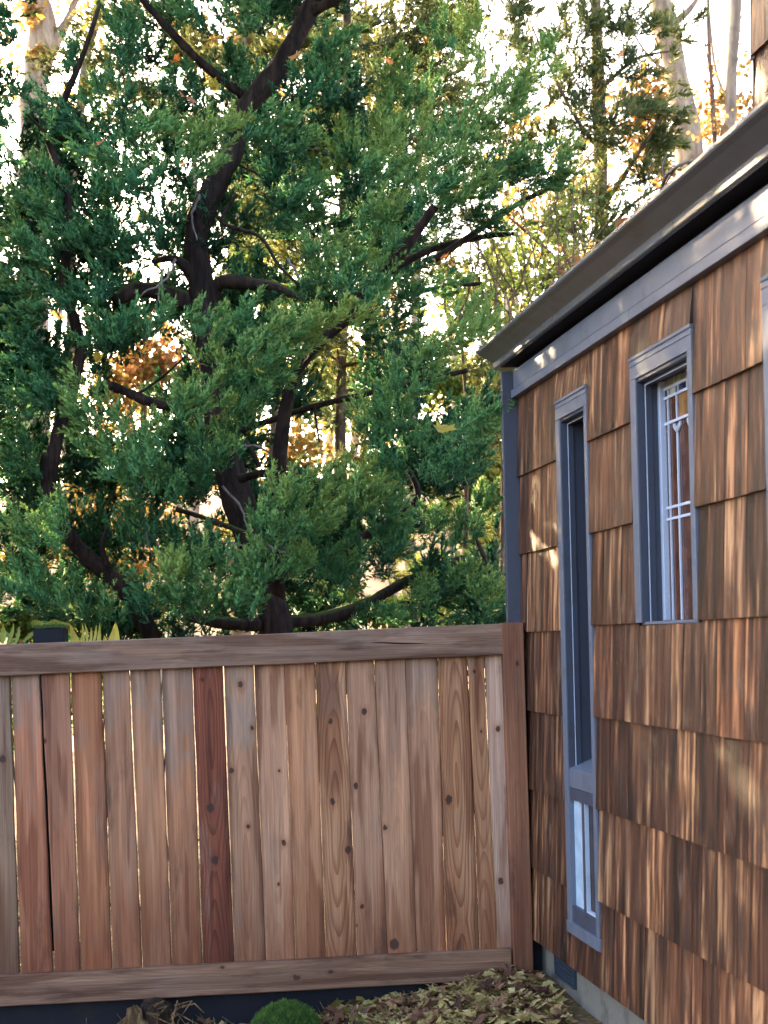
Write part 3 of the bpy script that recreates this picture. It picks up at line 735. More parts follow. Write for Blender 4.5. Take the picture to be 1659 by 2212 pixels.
#@@VEG
# ------------------------------------------------------------------ foliage makers
NR = np.random.default_rng(7)
def nrm(a): return a/np.maximum(np.linalg.norm(a, axis=-1, keepdims=True), 1e-9)
def plumes(p0, d, L, R, nb, nl, blade, width, tone0, tone_tip, spread=0.33, fwd=0.85, cdir=None):
    """feathery plumes: p0,d (n,3); L,R (n,). Returns triangles (m*3,3) and a tone per vertex"""
    n = len(p0); d = nrm(d)
    a = np.cross(d, nrm(NR.normal(size=(n, 3)))); a = nrm(a); b = np.cross(d, a)
    s = NR.uniform(0.04, 1.0, (n, nb)); az = NR.uniform(0, 2*np.pi, (n, nb))
    bend = nrm(NR.normal(size=(n, 3)))*0.22
    pos = p0[:, None]+d[:, None]*(L[:, None]*s)[..., None]+bend[:, None]*(L[:, None]*s**2)[..., None]
    out = a[:, None]*np.cos(az)[..., None]+b[:, None]*np.sin(az)[..., None]
    bd = nrm(d[:, None]*fwd+out*(1.05-0.75*s)[..., None]+np.array([0, 0, 0.22])+NR.normal(0, 0.12, (n, nb, 3)))
    bl = R[:, None]*(1.0-0.62*s)*NR.uniform(0.55, 1.15, (n, nb))
    q = NR.uniform(0.05, 1.0, (n, nb, nl))
    base = pos[:, :, None]+bd[:, :, None]*(bl[..., None]*q)[..., None]
    bdir = nrm(bd[:, :, None]+NR.normal(0, spread, (n, nb, nl, 3)))
    ln = blade*NR.uniform(0.6, 1.35, (n, nb, nl)); wv = nrm(np.cross(bdir, NR.normal(size=(n, nb, nl, 3))))*width
    N = nrm(out[:, :, None]*0.75+bd[:, :, None]*0.45+np.array([0, 0, 0.5])+(0 if cdir is None else cdir[:, None, None]*0.55)+NR.normal(0, 0.15, (n, nb, nl, 3)))
    tipv = bdir*ln[..., None]
    flip = np.where((np.cross(2*wv, tipv+wv)*N).sum(-1, keepdims=True) < 0, -1.0, 1.0); wv = wv*flip
    V = np.stack([base-wv, base+wv, base+tipv], axis=3).reshape(-1, 3)
    NN = np.repeat(N.reshape(-1, 3), 3, axis=0).astype(np.float32)
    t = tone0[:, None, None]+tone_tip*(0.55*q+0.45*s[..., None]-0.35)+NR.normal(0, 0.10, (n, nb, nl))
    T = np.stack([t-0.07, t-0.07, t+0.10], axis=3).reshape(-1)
    return V.astype(np.float32), np.clip(T, 0.0, 1.0), NN
RIGHT = np.array([1.0, 0, 0]); UP = np.array([0, 0, 1.0]); FW = np.array([0, 1.0, 0])
def clump(cx, cy, rx, ry, ang, Y, dens=1.0, tone=0.5, spread=0.5, pl=0.26, pr=0.105, nb=26, nl=11, blade=0.026, width=0.0026, tip=0.45):
    m = Y/F; c = np.array(P(cx, cy, Y)); n = max(9, int(dens*rx*ry*m*m*math.pi/(pl*pr*0.62)))
    th = NR.uniform(0, 2*np.pi, n); r = np.sqrt(NR.uniform(0, 1, n))
    ca, sa = math.cos(rad(ang)), math.sin(rad(ang))
    ex, ey = np.cos(th)*r*rx*m, np.sin(th)*r*ry*m
    dz = NR.normal(0, 0.3, n)*min(rx, ry)*m
    p = c+RIGHT*ex[:, None]+UP*ey[:, None]+FW*dz[:, None]
    outw = RIGHT*(np.cos(th)*r)[:, None]+UP*(np.sin(th)*r)[:, None]-FW*0.25
    d = nrm(RIGHT*ca+UP*sa+outw*0.5+NR.normal(0, spread, (n, 3)))
    L = pl*NR.uniform(0.6, 1.25, n); R = pr*NR.uniform(0.7, 1.25, n)
    p = p-d*(L*0.45)[:, None]
    t0 = tone+NR.normal(0, 0.08, n)+0.20*r*(np.cos(th)*ca+np.sin(th)*sa)  # outer tips lighter: new growth, and top-edge light put into the tone
    return plumes(p, d, L, R, nb, nl, blade, width, t0, tip, cdir=nrm(outw))

def limb_path(px, n=16):
    """polyline of (u, v, depth) read off the tree, turned into world points"""
    return smooth_path([P(*q) for q in px], n)
rt = random.Random(3)
def limb(name, parent, px, w0, w1, mat, n=18, sides=9, jit=0.10, wob=0.0):
    pts = limb_path(px, n); Y = px[0][2]
    if wob:
        for p in pts[1:]:
            p += Vector((rt.uniform(-wob, wob), rt.uniform(-wob, wob), rt.uniform(-wob, wob)))
    r = [(w0+(w1-w0)*i/n)*0.5*Y/F for i in range(n+1)]
    r = [max(x*(1+rt.uniform(-0.12, 0.12)), 0.003) for x in r]
    return MB().tube(pts, r, sides, jit, rt).build(name, mat, parent, smooth=True)

# ------------------------------------------------------------------ the big juniper behind the fence
base = P(600, 1600, 9.4); jun = empty('juniper_tree', (0, 0, 0))
tag(jun, 'big dark green juniper tree with twisted black trunk and feathery boughs behind the fence', 'tree')
limb('trunk', jun, [(640, 1560, 9.4), (600, 1400, 9.4), (585, 1300, 9.4), (545, 1180, 9.45), (505, 1050, 9.5), (470, 900, 9.5), (455, 740, 9.5), (430, 580, 9.5), (425, 500, 9.5), (470, 390, 9.5), (505, 320, 9.55), (530, 235, 9.6), (600, 150, 9.6), (650, 60, 9.6), (690, -30, 9.6), (720, -140, 9.6)], 78, 34, M_JUNBARK, 40, 11)
LIMBS = [
 ([(640, 30, 9.6), (700, 12, 9.55), (770, -30, 9.5)], 30, 18), ([(525, 205, 9.6), (440, 140, 9.4), (370, 70, 9.3), (300, -10, 9.2)], 22, 13),
 ([(440, 700, 9.5), (470, 615, 9.5), (540, 612, 9.3), (600, 620, 9.1), (660, 650, 9.0)], 44, 8), ([(420, 600, 9.5), (380, 560, 9.4), (330, 565, 9.3)], 30, 9),
 ([(470, 690, 9.5), (380, 640, 9.5), (300, 625, 9.4), (250, 650, 9.3)], 50, 30),
 ([(600, 1300, 9.4), (600, 1050, 9.1), (640, 800, 9.0), (770, 670, 8.9), (850, 570, 8.8), (900, 500, 8.8), (940, 445, 8.75)], 34, 19),
 ([(720, 690, 8.9), (820, 600, 9.0), (930, 540, 9.1), (1040, 512, 9.2), (1110, 505, 9.2)], 24, 9),
 ([(860, 640, 9.2), (950, 622, 9.3), (1040, 612, 9.4)], 14, 8), ([(940, 560, 9.0), (1030, 500, 9.1), (1120, 440, 9.2), (1200, 400, 9.2)], 16, 9),
 ([(520, 930, 9.4), (645, 888, 9.2), (740, 862, 9.1), (840, 840, 9.0), (1010, 800, 8.8)], 15, 10), ([(680, 875, 9.15), (684, 920, 9.1), (690, 955, 9.05)], 6, 4),
 ([(500, 1040, 9.5), (570, 1022, 9.3), (630, 1030, 9.2), (700, 1040, 9.1)], 22, 10), ([(520, 940, 9.4), (545, 975, 9.3), (560, 1010, 9.3)], 12, 8),
 ([(600, 1345, 9.4), (700, 1335, 9.6), (790, 1305, 9.8), (860, 1265, 10.0), (930, 1235, 10.2), (1000, 1205, 10.4)], 34, 16),
 ([(860, 1300, 9.9), (900, 1305, 10.0), (960, 1330, 10.0)], 8, 5),
 ([(330, 1380, 9.6), (290, 1300, 9.5), (230, 1240, 9.4), (175, 1190, 9.3), (140, 1140, 9.2), (105, 1060, 9.2), (100, 980, 9.2)], 42, 28),
 ([(240, 1245, 9.4), (220, 1180, 9.3), (235, 1130, 9.3)], 20, 5), ([(105, 1060, 9.2), (120, 950, 9.2), (150, 860, 9.2), (175, 760, 9.2), (160, 690, 9.2), (135, 600, 9.2), (150, 520, 9.2), (140, 400, 9.2), (105, 300, 9.2), (150, 190, 9.1), (190, 90, 9.0), (215, 10, 9.0)], 34, 9),
 ([(150, 300, 9.2), (105, 290, 9.2), (50, 240, 9.2)], 10, 5), ([(455, 1125, 9.3), (500, 1140, 9.2), (555, 1160, 9.1)], 16, 7), ([(380, 1100, 9.3), (430, 1115, 9.3), (500, 1140, 9.3)], 12, 9),
 ([(500, 870, 9.5), (400, 880, 9.5), (330, 870, 9.4), (270, 845, 9.4), (230, 830, 9.3)], 26, 20), ([(300, 850, 9.4), (350, 815, 9.4), (400, 770, 9.4)], 7, 4),
 ([(510, 420, 9.6), (480, 480, 9.5), (560, 510, 9.3), (600, 570, 9.2), (650, 620, 9.1)], 9, 6), ([(500, 350, 9.6), (560, 380, 9.6), (590, 430, 9.6), (575, 500, 9.6)], 6, 3),
 ([(400, 1330, 9.2), (470, 1345, 9.2), (560, 1350, 9.3)], 22, 30), ([(880, 1010, 9.2), (900, 1080, 9.2), (800, 1150, 9.2), (700, 1210, 9.3)], 10, 22), ([(1080, 1290, 9.6), (1040, 1190, 9.8), (1000, 1100, 10.)], 14, 8),
]
for px, w0, w1 in LIMBS: limb('limb', jun, px, w0, w1, M_JUNBARK)
TWIGS = [[(520, 960, 9.2), (570, 970, 9.1), (600, 995, 9.1), (640, 1012, 9.1)], [(350, 580, 9.2), (345, 640, 9.2), (350, 690, 9.2)], [(300, 1050, 9.2), (310, 1140, 9.2), (330, 1200, 9.2)], [(420, 1180, 9.2), (500, 1170, 9.2), (560, 1195, 9.2)],
         [(430, 420, 9.3), (415, 470, 9.3), (425, 520, 9.3)], [(620, 560, 9.1), (650, 600, 9.1), (700, 650, 9.1)], [(330, 1150, 9.2), (360, 1230, 9.2), (375, 1290, 9.2)], [(560, 1160, 9.1), (600, 1190, 9.1), (640, 1200, 9.1)], [(480, 1050, 9.2), (520, 1100, 9.2), (540, 1150, 9.2)], [(380, 560, 9.2), (360, 600, 9.2), (300, 640, 9.2)]]
for px in TWIGS: limb('dead_twig', jun, px, 7, 3, M_GREYTWIG, 10, 6, 0.1, 0.008)
# boughs: (centre u, v, radii, sweep of the tips in degrees, depth, tone)
BOUGHS = [
 (12, 60, 28, 45, 130, 9.0, .42), (80, 215, 42, 34, 150, 9.1, .40), (8, 250, 28, 40, 120, 9.0, .42), (160, 130, 22, 50, 100, 9.1, .40), (120, 262, 45, 24, 160, 9.1, .38), (275, 90, 45, 75, 80, 9.3, .40), (240, 215, 70, 50, 120, 9.2, .42),
 (330, 285, 95, 38, 20, 8.9, .60), (200, 335, 70, 45, 150, 9.1, .45), (275, 385, 110, 62, 110, 8.9, .50), (430, 330, 70, 62, 50, 8.7, .60), (480, 280, 50, 26, 35, 8.6, .68), (95, 420, 70, 70, 130, 9.0, .45), (100, 505, 95, 75, 140, 8.9, .44), (265, 500, 105, 75, 100, 9.0, .40),
 (45, 570, 70, 70, 150, 8.8, .47), (85, 650, 80, 60, 150, 8.9, .45), (205, 625, 65, 55, 120, 9.0, .40), (330, 690, 80, 40, 60, 8.8, .50), (445, 695, 65, 45, 40, 8.7, .58), (215, 720, 60, 40, 120, 8.9, .46), (370, 480, 45, 60, 90, 9.2, .36),
 (543, 33, 60, 50, 110, 9.1, .48), (455, 45, 70, 45, 120, 9.2, .40), (380, 30, 45, 35, 120, 9.3, .42), (725, 100, 62, 55, 60, 9.2, .44), (690, 180, 70, 55, 70, 9.2, .40), (600, 285, 110, 48, 30, 9.0, .48), (640, 225, 50, 35, 50, 9.3, .38), (500, 150, 30, 60, 90, 9.5, .36), (400, 190, 60, 50, 110, 9.5, .34),
 (890, 180, 95, 60, 80, 9.6, .55), (1023, 100, 34, 110, 88, 9.0, .74), (970, 60, 50, 60, 90, 9.4, .58), (790, 310, 95, 70, 70, 9.5, .72), (850, 250, 60, 70, 80, 9.6, .66), (855, 380, 100, 50, 40, 9.1, .56), (985, 385, 80, 60, 50, 8.7, .62), (1000, 300, 60, 55, 60, 9.0, .60), (935, 300, 40, 60, 75, 9.2, .66), (1070, 240, 90, 40, 48, 8.8, .68), (1150, 160, 60, 30, 55, 8.8, .72), (1100, 195, 60, 30, 50, 8.9, .66), (1180, 110, 26, 26, 60, 8.8, .78), (985, 345, 62, 38, 50, 8.7, .64), (1030, 285, 58, 36, 50, 8.75, .66), (1120, 185, 55, 30, 52, 8.8, .68), (1090, 360, 80, 38, 35, 8.9, .52), (1170, 385, 80, 30, 32, 8.95, .44),
 (660, 410, 60, 45, 30, 9.2, .52), (640, 480, 80, 45, 20, 9.3, .46), (825, 495, 75, 62, 60, 8.6, .60), (725, 560, 90, 65, 60, 8.7, .54), (790, 610, 75, 55, 50, 8.6, .52), (680, 610, 45, 45, 60, 8.9, .46), (930, 470, 55, 60, 70, 8.9, .52), (930, 630, 75, 42, 20, 8.9, .48), (870, 700, 60, 40, 20, 9.2, .44), (725, 690, 90, 28, 32, 8.3, .76), (650, 705, 60, 35, 40, 8.4, .66), (560, 695, 60, 42, 50, 8.6, .56), (500, 740, 60, 40, 50, 8.6, .52),
 (1150, 370, 100, 50, 32, 9.0, .46), (1060, 430, 70, 50, 30, 8.9, .48), (1210, 330, 50, 30, 45, 9.0, .66), (1040, 470, 60, 30, 20, 9.0, .40),
 (33, 760, 60, 60, 150, 8.9, .40), (100, 745, 60, 45, 140, 9.1, .38), (66, 855, 72, 70, 150, 8.9, .40), (130, 820, 35, 40, 140, 9.3, .34), (205, 900, 65, 60, 130, 8.6, .60), (175, 860, 35, 55, 125, 8.5, .66), (265, 985, 100, 70, 110, 8.6, .56), (300, 930, 55, 40, 60, 8.7, .56), (430, 855, 85, 55, 60, 8.5, .60), (455, 790, 50, 45, 80, 8.6, .60), (465, 965, 70, 65, 90, 8.8, .52), (330, 1055, 85, 40, 100, 8.7, .48), (45, 985, 55, 70, 140, 9.0, .40), (415, 1030, 60, 45, 110, 9.0, .42), (250, 720, 50, 30, 100, 9.2, .40),
 (70, 1150, 75, 60, 140, 8.6, .58), (140, 1110, 50, 35, 110, 8.7, .54), (45, 1255, 70, 70, 130, 8.6, .56), (130, 1290, 75, 55, 110, 8.8, .46), (300, 1150, 75, 45, 110, 9.0, .38), (397, 1255, 80, 70, 100, 8.6, .54), (375, 1220, 30, 40, 100, 8.5, .78), (310, 1290, 55, 45, 110, 9.0, .42), (495, 1250, 65, 70, 90, 8.8, .48), (430, 1310, 60, 35, 60, 8.8, .46), (220, 1320, 60, 30, 100, 8.9, .50), (420, 1170, 60, 40, 90, 9.1, .40),
 (600, 750, 100, 48, 45, 8.4, .60), (530, 840, 75, 60, 70, 8.6, .54), (580, 800, 60, 45, 60, 8.5, .56), (525, 905, 45, 40, 80, 8.8, .50), (966, 748, 65, 34, 42, 8.3, .70), (900, 800, 55, 60, 65, 8.3, .60), (860, 850, 50, 50, 70, 8.4, .58), (803, 910, 55, 50, 90, 8.5, .52), (857, 965, 75, 75, 80, 8.5, .46), (748, 1055, 105, 55, 50, 8.4, .60), (690, 1050, 50, 35, 40, 8.4, .74), (640, 1110, 100, 70, 60, 8.3, .60), (600, 1060, 45, 30, 50, 8.4, .68), (821, 1075, 65, 55, 60, 8.5, .52), (1003, 985, 55, 55, 70, 8.4, .44), (930, 1000, 45, 50, 70, 8.5, .44), (1050, 905, 52, 24, 20, 7.6, .56), (1010, 925, 45, 40, 40, 8.0, .50), (1090, 885, 16, 10, 10, 7.12, .62),
 (1010, 690, 60, 40, 40, 8.6, .66), (1060, 720, 40, 26, 45, 8.5, .74), (830, 1165, 85, 55, 70, 8.7, .44), (600, 1220, 95, 58, 80, 8.5, .56), (560, 1150, 40, 40, 90, 8.8, .48), (748, 1240, 75, 45, 80, 9.0, .46), (700, 1170, 60, 50, 70, 8.7, .50), (535, 1290, 65, 48, 70, 8.5, .52), (912, 1295, 45, 34, 60, 9.2, .48), (1003, 1150, 50, 40, 60, 8.8, .44), (930, 1130, 45, 35, 60, 8.9, .42), (1045, 1295, 42, 36, 60, 8.6, .54), (1050, 1080, 30, 40, 60, 9.0, .50), (820, 1330, 60, 16, 30, 9.3, .42), (1000, 1250, 45, 30, 50, 9.4, .55)]
ntri = 0
for (cx, cy, rx, ry, ang, Y, tone) in BOUGHS:
    far = tone < 0.45
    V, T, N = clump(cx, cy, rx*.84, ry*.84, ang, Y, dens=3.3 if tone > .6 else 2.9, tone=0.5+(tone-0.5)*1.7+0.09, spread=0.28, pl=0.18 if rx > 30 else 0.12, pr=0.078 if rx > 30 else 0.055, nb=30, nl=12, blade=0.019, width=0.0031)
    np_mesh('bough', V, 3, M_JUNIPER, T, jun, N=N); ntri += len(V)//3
# inner foliage further back, toned darker to deepen the shade between boughs, thinned where the light comes through
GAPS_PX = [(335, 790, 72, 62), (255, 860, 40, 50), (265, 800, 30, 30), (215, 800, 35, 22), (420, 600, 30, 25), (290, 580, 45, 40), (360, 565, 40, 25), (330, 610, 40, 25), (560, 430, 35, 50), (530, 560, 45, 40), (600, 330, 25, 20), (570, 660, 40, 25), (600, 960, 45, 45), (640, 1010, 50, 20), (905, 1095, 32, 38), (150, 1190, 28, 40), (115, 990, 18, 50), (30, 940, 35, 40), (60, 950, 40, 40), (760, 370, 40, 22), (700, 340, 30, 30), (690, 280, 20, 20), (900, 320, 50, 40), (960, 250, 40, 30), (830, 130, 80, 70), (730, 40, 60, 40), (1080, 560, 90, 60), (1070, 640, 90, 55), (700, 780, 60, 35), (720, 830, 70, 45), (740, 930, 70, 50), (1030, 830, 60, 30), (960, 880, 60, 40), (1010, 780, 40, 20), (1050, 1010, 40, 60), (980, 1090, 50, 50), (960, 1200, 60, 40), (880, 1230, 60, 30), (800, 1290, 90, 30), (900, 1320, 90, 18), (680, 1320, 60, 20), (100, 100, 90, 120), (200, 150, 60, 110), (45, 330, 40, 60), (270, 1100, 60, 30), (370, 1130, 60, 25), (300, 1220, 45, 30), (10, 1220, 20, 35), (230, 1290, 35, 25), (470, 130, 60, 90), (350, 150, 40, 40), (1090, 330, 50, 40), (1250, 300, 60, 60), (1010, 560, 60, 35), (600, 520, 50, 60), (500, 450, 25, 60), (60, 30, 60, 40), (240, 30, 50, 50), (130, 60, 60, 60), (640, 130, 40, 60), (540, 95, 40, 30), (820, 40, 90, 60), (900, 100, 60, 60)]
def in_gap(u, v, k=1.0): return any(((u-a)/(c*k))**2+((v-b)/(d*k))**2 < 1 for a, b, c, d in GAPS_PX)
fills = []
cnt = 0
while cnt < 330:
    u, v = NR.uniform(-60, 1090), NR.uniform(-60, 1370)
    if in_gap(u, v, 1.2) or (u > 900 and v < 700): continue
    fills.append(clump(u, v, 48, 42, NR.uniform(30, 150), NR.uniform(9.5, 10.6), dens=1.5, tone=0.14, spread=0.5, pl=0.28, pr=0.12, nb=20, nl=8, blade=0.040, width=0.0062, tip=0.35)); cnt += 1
# the part of the crown outside the picture: above, and out to the left, thickened to block the low sun
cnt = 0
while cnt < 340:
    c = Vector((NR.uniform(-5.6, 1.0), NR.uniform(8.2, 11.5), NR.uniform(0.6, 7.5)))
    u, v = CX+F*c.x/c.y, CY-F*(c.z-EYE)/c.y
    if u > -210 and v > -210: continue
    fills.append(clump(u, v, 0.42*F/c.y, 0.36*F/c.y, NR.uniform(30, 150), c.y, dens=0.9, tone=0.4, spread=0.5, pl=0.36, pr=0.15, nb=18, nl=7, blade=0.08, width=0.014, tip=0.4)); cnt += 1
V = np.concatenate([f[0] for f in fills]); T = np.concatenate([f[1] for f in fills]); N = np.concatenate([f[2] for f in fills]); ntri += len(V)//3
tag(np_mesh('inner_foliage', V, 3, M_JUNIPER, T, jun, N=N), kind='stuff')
S['ntri'] = ntri; open('/tmp/ntri','w').write(str(ntri))

# ------------------------------------------------------------------ loose conifer on the right, behind the roof
con = empty('conifer_tree', (0, 0, 0)); tag(con, 'loose dull green conifer rising behind the gutter and roof on the right', 'tree')
limb('trunk', con, [(1330, 1500, 13.5), (1310, 1000, 13.5), (1300, 500, 13.5), (1290, 100, 13.6), (1280, -300, 13.6)], 46, 22, M_BROWNBARK, 20)
for px, w0 in (([(1300, 700, 13.5), (1200, 560, 13.2), (1100, 470, 13.0)], 14), ([(1300, 450, 13.5), (1380, 330, 13.0), (1430, 250, 12.8)], 14), ([(1300, 330, 13.5), (1230, 230, 13.3), (1150, 60, 13.2)], 12), ([(1290, 200, 13.5), (1370, 130, 13.2), (1450, 110, 13.)], 10), ([(1310, 640, 13.5), (1250, 560, 13.3), (1180, 620, 13.3)], 9), ([(1310, 500, 13.5), (1380, 430, 13.3), (1440, 400, 13.3)], 9)):
    limb('limb', con, px, w0, 4, M_BROWNBARK, 12, 7)
for (cx, cy, rx, ry, ang, Y, tone, dens) in [(1290, 75, 95, 45, 60, 13.2, .45, .8), (1372, 140, 75, 40, 30, 13.0, .42, .9), (1250, 180, 70, 45, 60, 13.4, .40, .6), (1400, 215, 60, 40, 20, 13.0, .30, .9), (1355, 245, 70, 45, 20, 12.9, .26, .9), (1300, 320, 70, 50, 60, 13.3, .34, .6), (1390, 360, 70, 50, 60, 13.0, .40, .8), (1330, 430, 75, 45, 60, 13.1, .36, .9), (1420, 300, 40, 30, 20, 13.0, .3, .8), (1230, 60, 60, 60, 80, 13.4, .5, .6), (1160, 60, 70, 50, 80, 13.5, .55, .5), (1270, 250, 60, 40, 40, 13.3, .3, .5), (1260, 430, 60, 40, 60, 13.4, .45, .5), (1240, 520, 60, 40, 60, 13.4, .5, .45), (1180, 480, 60, 40, 30, 13.3, .5, .4), (1310, 510, 50, 30, 60, 13.2, .45, .5), (1440, 60, 50, 35, 20, 13.2, .5, .6), (1120, 620, 60, 40, 30, 13.5, .6, .4), (1200, 610, 60, 35, 30, 13.5, .6, .4), (1060, 700, 60, 40, 60, 13.5, .6, .45), (880, 60, 90, 50, 80, 13.5, .6, .35), (760, 130, 70, 60, 80, 13.6, .65, .35), (1000, 200, 70, 60, 80, 13.6, .5, .6), (1090, 110, 70, 60, 80, 13.4, .45, .7), (1180, 180, 70, 50, 60, 13.4, .42, .7), (1110, 280, 70, 50, 60, 13.5, .5, .6), (1200, 300, 60, 50, 60, 13.4, .4, .7), (1050, 380, 60, 40, 60, 13.5, .55, .5), (940, 20, 80, 50, 80, 13.6, .6, .6), (1080, 20, 70, 45, 80, 13.5, .5, .7), (1350, 40, 60, 40, 60, 13.2, .5, .7), (860, 250, 60, 60, 80, 13.6, .7, .5)]:
    V, T, N = clump(cx, cy, rx, ry, ang, Y, dens=dens*2.3, tone=tone+.26, spread=0.6, pl=0.36, pr=0.17, nb=24, nl=9, blade=0.06, width=0.006)
    np_mesh('bough', V, 3, M_CONIFER, T, con, N=N)

con2 = empty('conifer_tree', (0, 0, 0)); tag(con2, 'soft olive green conifer seen through the gaps between the juniper boughs', 'tree')
limb('trunk', con2, [(740, 1500, 12.0), (735, 900, 12.0), (745, 400, 12.0), (750, -100, 12.0), (750, -300, 12.0)], 30, 12, M_BROWNBARK, 20)
for i in range(120):
    u, v = (NR.uniform(480, 1070), NR.uniform(60, 1330)) if i < 85 else (NR.uniform(130, 1000), NR.uniform(-30, 330))
    if v < 620 and u > 980: continue
    if u < 640 and 600 < v < 1000 and NR.uniform() < .6: continue
    if any(((u-a)/(c+45))**2+((v-b)/(d_+25))**2 < 1 for a, b, c, d_ in ((905, 1095, 30, 30), (700, 330, 20, 20), (600, 1000, 40, 30), (1050, 600, 60, 60), (640, 960, 30, 30))): continue
    Y = NR.uniform(11.4, 12.6); sgn = 1 if u > 740 else -1
    V, T, N = clump(u, v, 66, 36, 20 if sgn > 0 else 160, Y, dens=0.8 if i < 85 else 0.55, tone=NR.uniform(.5, .95), spread=0.5, pl=0.34, pr=0.15, nb=22, nl=8, blade=0.055, width=0.0055)
    np_mesh('bough', V, 3, M_CONIFER, T, con2, N=N)
    if i % 3 == 0 and i < 85: limb('limb', con2, [(742, min(1300, v+60), 12.0), ((742+u)/2, v+35, (12+Y)/2), (u, v, Y)], 7, 3, M_BROWNBARK, 10, 6)

# ------------------------------------------------------------------ deciduous trees and shrubs beyond, lit from behind
def leaf_quads(c, size, tone):
    n = len(c); a = nrm(NR.normal(size=(n, 3))); b = nrm(np.cross(a, NR.normal(size=(n, 3))))
    s = size*NR.uniform(0.6, 1.3, (n, 1))
    V = np.stack([c-a*s*0.5, c-b*s*0.36, c+a*s*0.5, c+b*s*0.36], axis=1).reshape(-1, 3)
    return V.astype(np.float32), np.repeat(np.clip(tone+NR.normal(0, 0.16, n), 0, 1), 4)
def blob_leaves(blobs, size, tone):
    Vs, Ts = [], []
    for (p, rx, rz, n) in blobs:
        n = int(n*1.9)
        q = NR.normal(0, 0.5, (n, 3))*np.array([rx, rx*0.8, rz])+np.array(p)
        v, t = leaf_quads(q, size, tone+NR.normal(0, 0.08)); Vs.append(v); Ts.append(t)
    return np.concatenate(Vs), np.concatenate(Ts)
def far_tree(name, label, trunk_px, w0, w1, branches, blobs_px, size, tone, mat=M_AUTUMN, bark=M_TREEBARK, group=None):
    t = empty(name, (0, 0, 0)); tag(t, label, 'tree', group)
    limb('trunk', t, trunk_px, w0, w1, bark, 16, 9, 0.05)
    for px, b0 in branches: limb('branch', t, px, b0, 2.5, bark, 10, 6, 0.05)
    bl = [(np.array(P(u, v, Y)), r*Y/F, r2*Y/F, n) for (u, v, Y, r, r2, n) in blobs_px]
    if bl:
        V, T = blob_leaves(bl, size, tone); np_mesh('crown', V, 4, mat, T, t)
    return t
far_tree('deciduous_tree', 'pale tan forked tree trunk rising into the sky at top left', [(75, 1400, 22), (72, 700, 22), (72, 330, 22), (75, 180, 22), (95, 60, 22), (70, -40, 22), (60, -300, 22)], 68, 50,
         [([(75, 170, 22), (120, 90, 22), (160, 10, 22), (190, -120, 22)], 42), ([(60, 420, 22), (20, 330, 21.8), (-20, 270, 21.7)], 16), ([(120, 130, 22), (90, 60, 21.7), (100, 20, 21.7)], 5), ([(150, 40, 22), (190, 60, 21.5), (240, 90, 21.4)], 6)],
         [(70, 25, 21.5, 22, 18, 45), (85, 110, 21.5, 20, 14, 30), (40, 60, 22, 80, 50, 40), (150, -40, 22, 160, 60, 260), (130, 330, 22, 40, 120, 80), (0, 120, 22.5, 50, 100, 60)], 0.12, 0.72)
far_tree('deciduous_tree', 'slim mossy tree trunk leaning right beside the forked trunk at top left', [(150, 1400, 19), (155, 500, 19), (165, 330, 19), (185, 140, 19), (212, 20, 19), (240, -150, 19)], 24, 20, [([(190, 120, 19), (160, 60, 19), (140, 40, 19)], 7), ([(175, 230, 19), (230, 180, 19), (260, 180, 19)], 5)],
         [(230, 40, 19, 70, 60, 70), (250, 170, 19, 50, 90, 70), (140, 230, 19, 40, 60, 30)], 0.11, 0.55, bark=M_BROWNBARK)
far_tree('deciduous_tree', 'pale grey tree trunk behind the upper middle of the juniper', [(520, 1400, 20), (515, 600, 20), (520, 160, 20), (530, 60, 20), (540, -200, 20)], 46, 40, [([(525, 110, 20), (560, 60, 20), (600, 20, 20)], 10), ([(520, 160, 20), (470, 100, 20), (430, 30, 20)], 10)],
         [(560, 90, 20, 70, 60, 260), (460, 120, 20, 70, 60, 200), (400, 60, 20, 60, 60, 150), (560, 180, 20, 40, 40, 120), (640, 60, 20, 60, 60, 160)], 0.11, 0.6)
far_tree('deciduous_tree', 'thick tan trunk leaning behind the right conifer above the gutter', [(1520, 1400, 21), (1510, 700, 21), (1490, 330, 21), (1465, 180, 21), (1430, 20, 21), (1400, -150, 21)], 62, 52, [([(1440, 60, 21), (1490, 20, 21), (1540, -60, 21)], 24), ([(1460, 170, 21), (1400, 120, 21), (1350, 40, 21)], 10)],
         [(1400, 200, 22, 60, 60, 160), (1420, 330, 22, 50, 60, 160), (1490, 250, 22.5, 60, 60, 120), (1450, 380, 22, 60, 40, 120), (1360, 260, 22, 90, 90, 200)], 0.12, 0.78)
far_tree('deciduous_tree', 'straight yellow-tan trunk beside the upper storey wall at top right', [(1570, 1400, 19), (1572, 600, 19), (1575, 300, 19), (1582, 120, 19), (1590, 0, 19), (1600, -200, 19)], 28, 26, [([(1580, 130, 19), (1600, 40, 19), (1620, 30, 19)], 5), ([(1575, 220, 19), (1545, 150, 19), (1530, 0, 19), (1525, -100, 19)], 8), ([(1575, 250, 19), (1600, 200, 19), (1620, 210, 19)], 5)],
         [(1555, 215, 19, 14, 12, 16), (1600, 230, 20, 40, 40, 50), (1540, 280, 20, 50, 30, 60), (1610, 150, 20, 30, 60, 20)], 0.09, 0.7)
far_tree('deciduous_tree', 'thin dark vine wrapped trunk between two tan trunks at top right', [(1550, 1400, 17), (1545, 400, 17), (1540, 250, 17), (1535, 150, 17), (1530, 60, 17), (1530, -120, 17)], 13, 6, [([(1540, 210, 17), (1510, 150, 17), (1500, 120, 17)], 4), ([(1538, 180, 17), (1520, 70, 17), (1522, 20, 17)], 4)], [(1535, 180, 17, 20, 100, 60), (1545, 260, 17, 25, 40, 40)], 0.06, 0.85, bark=M_BROWNBARK)
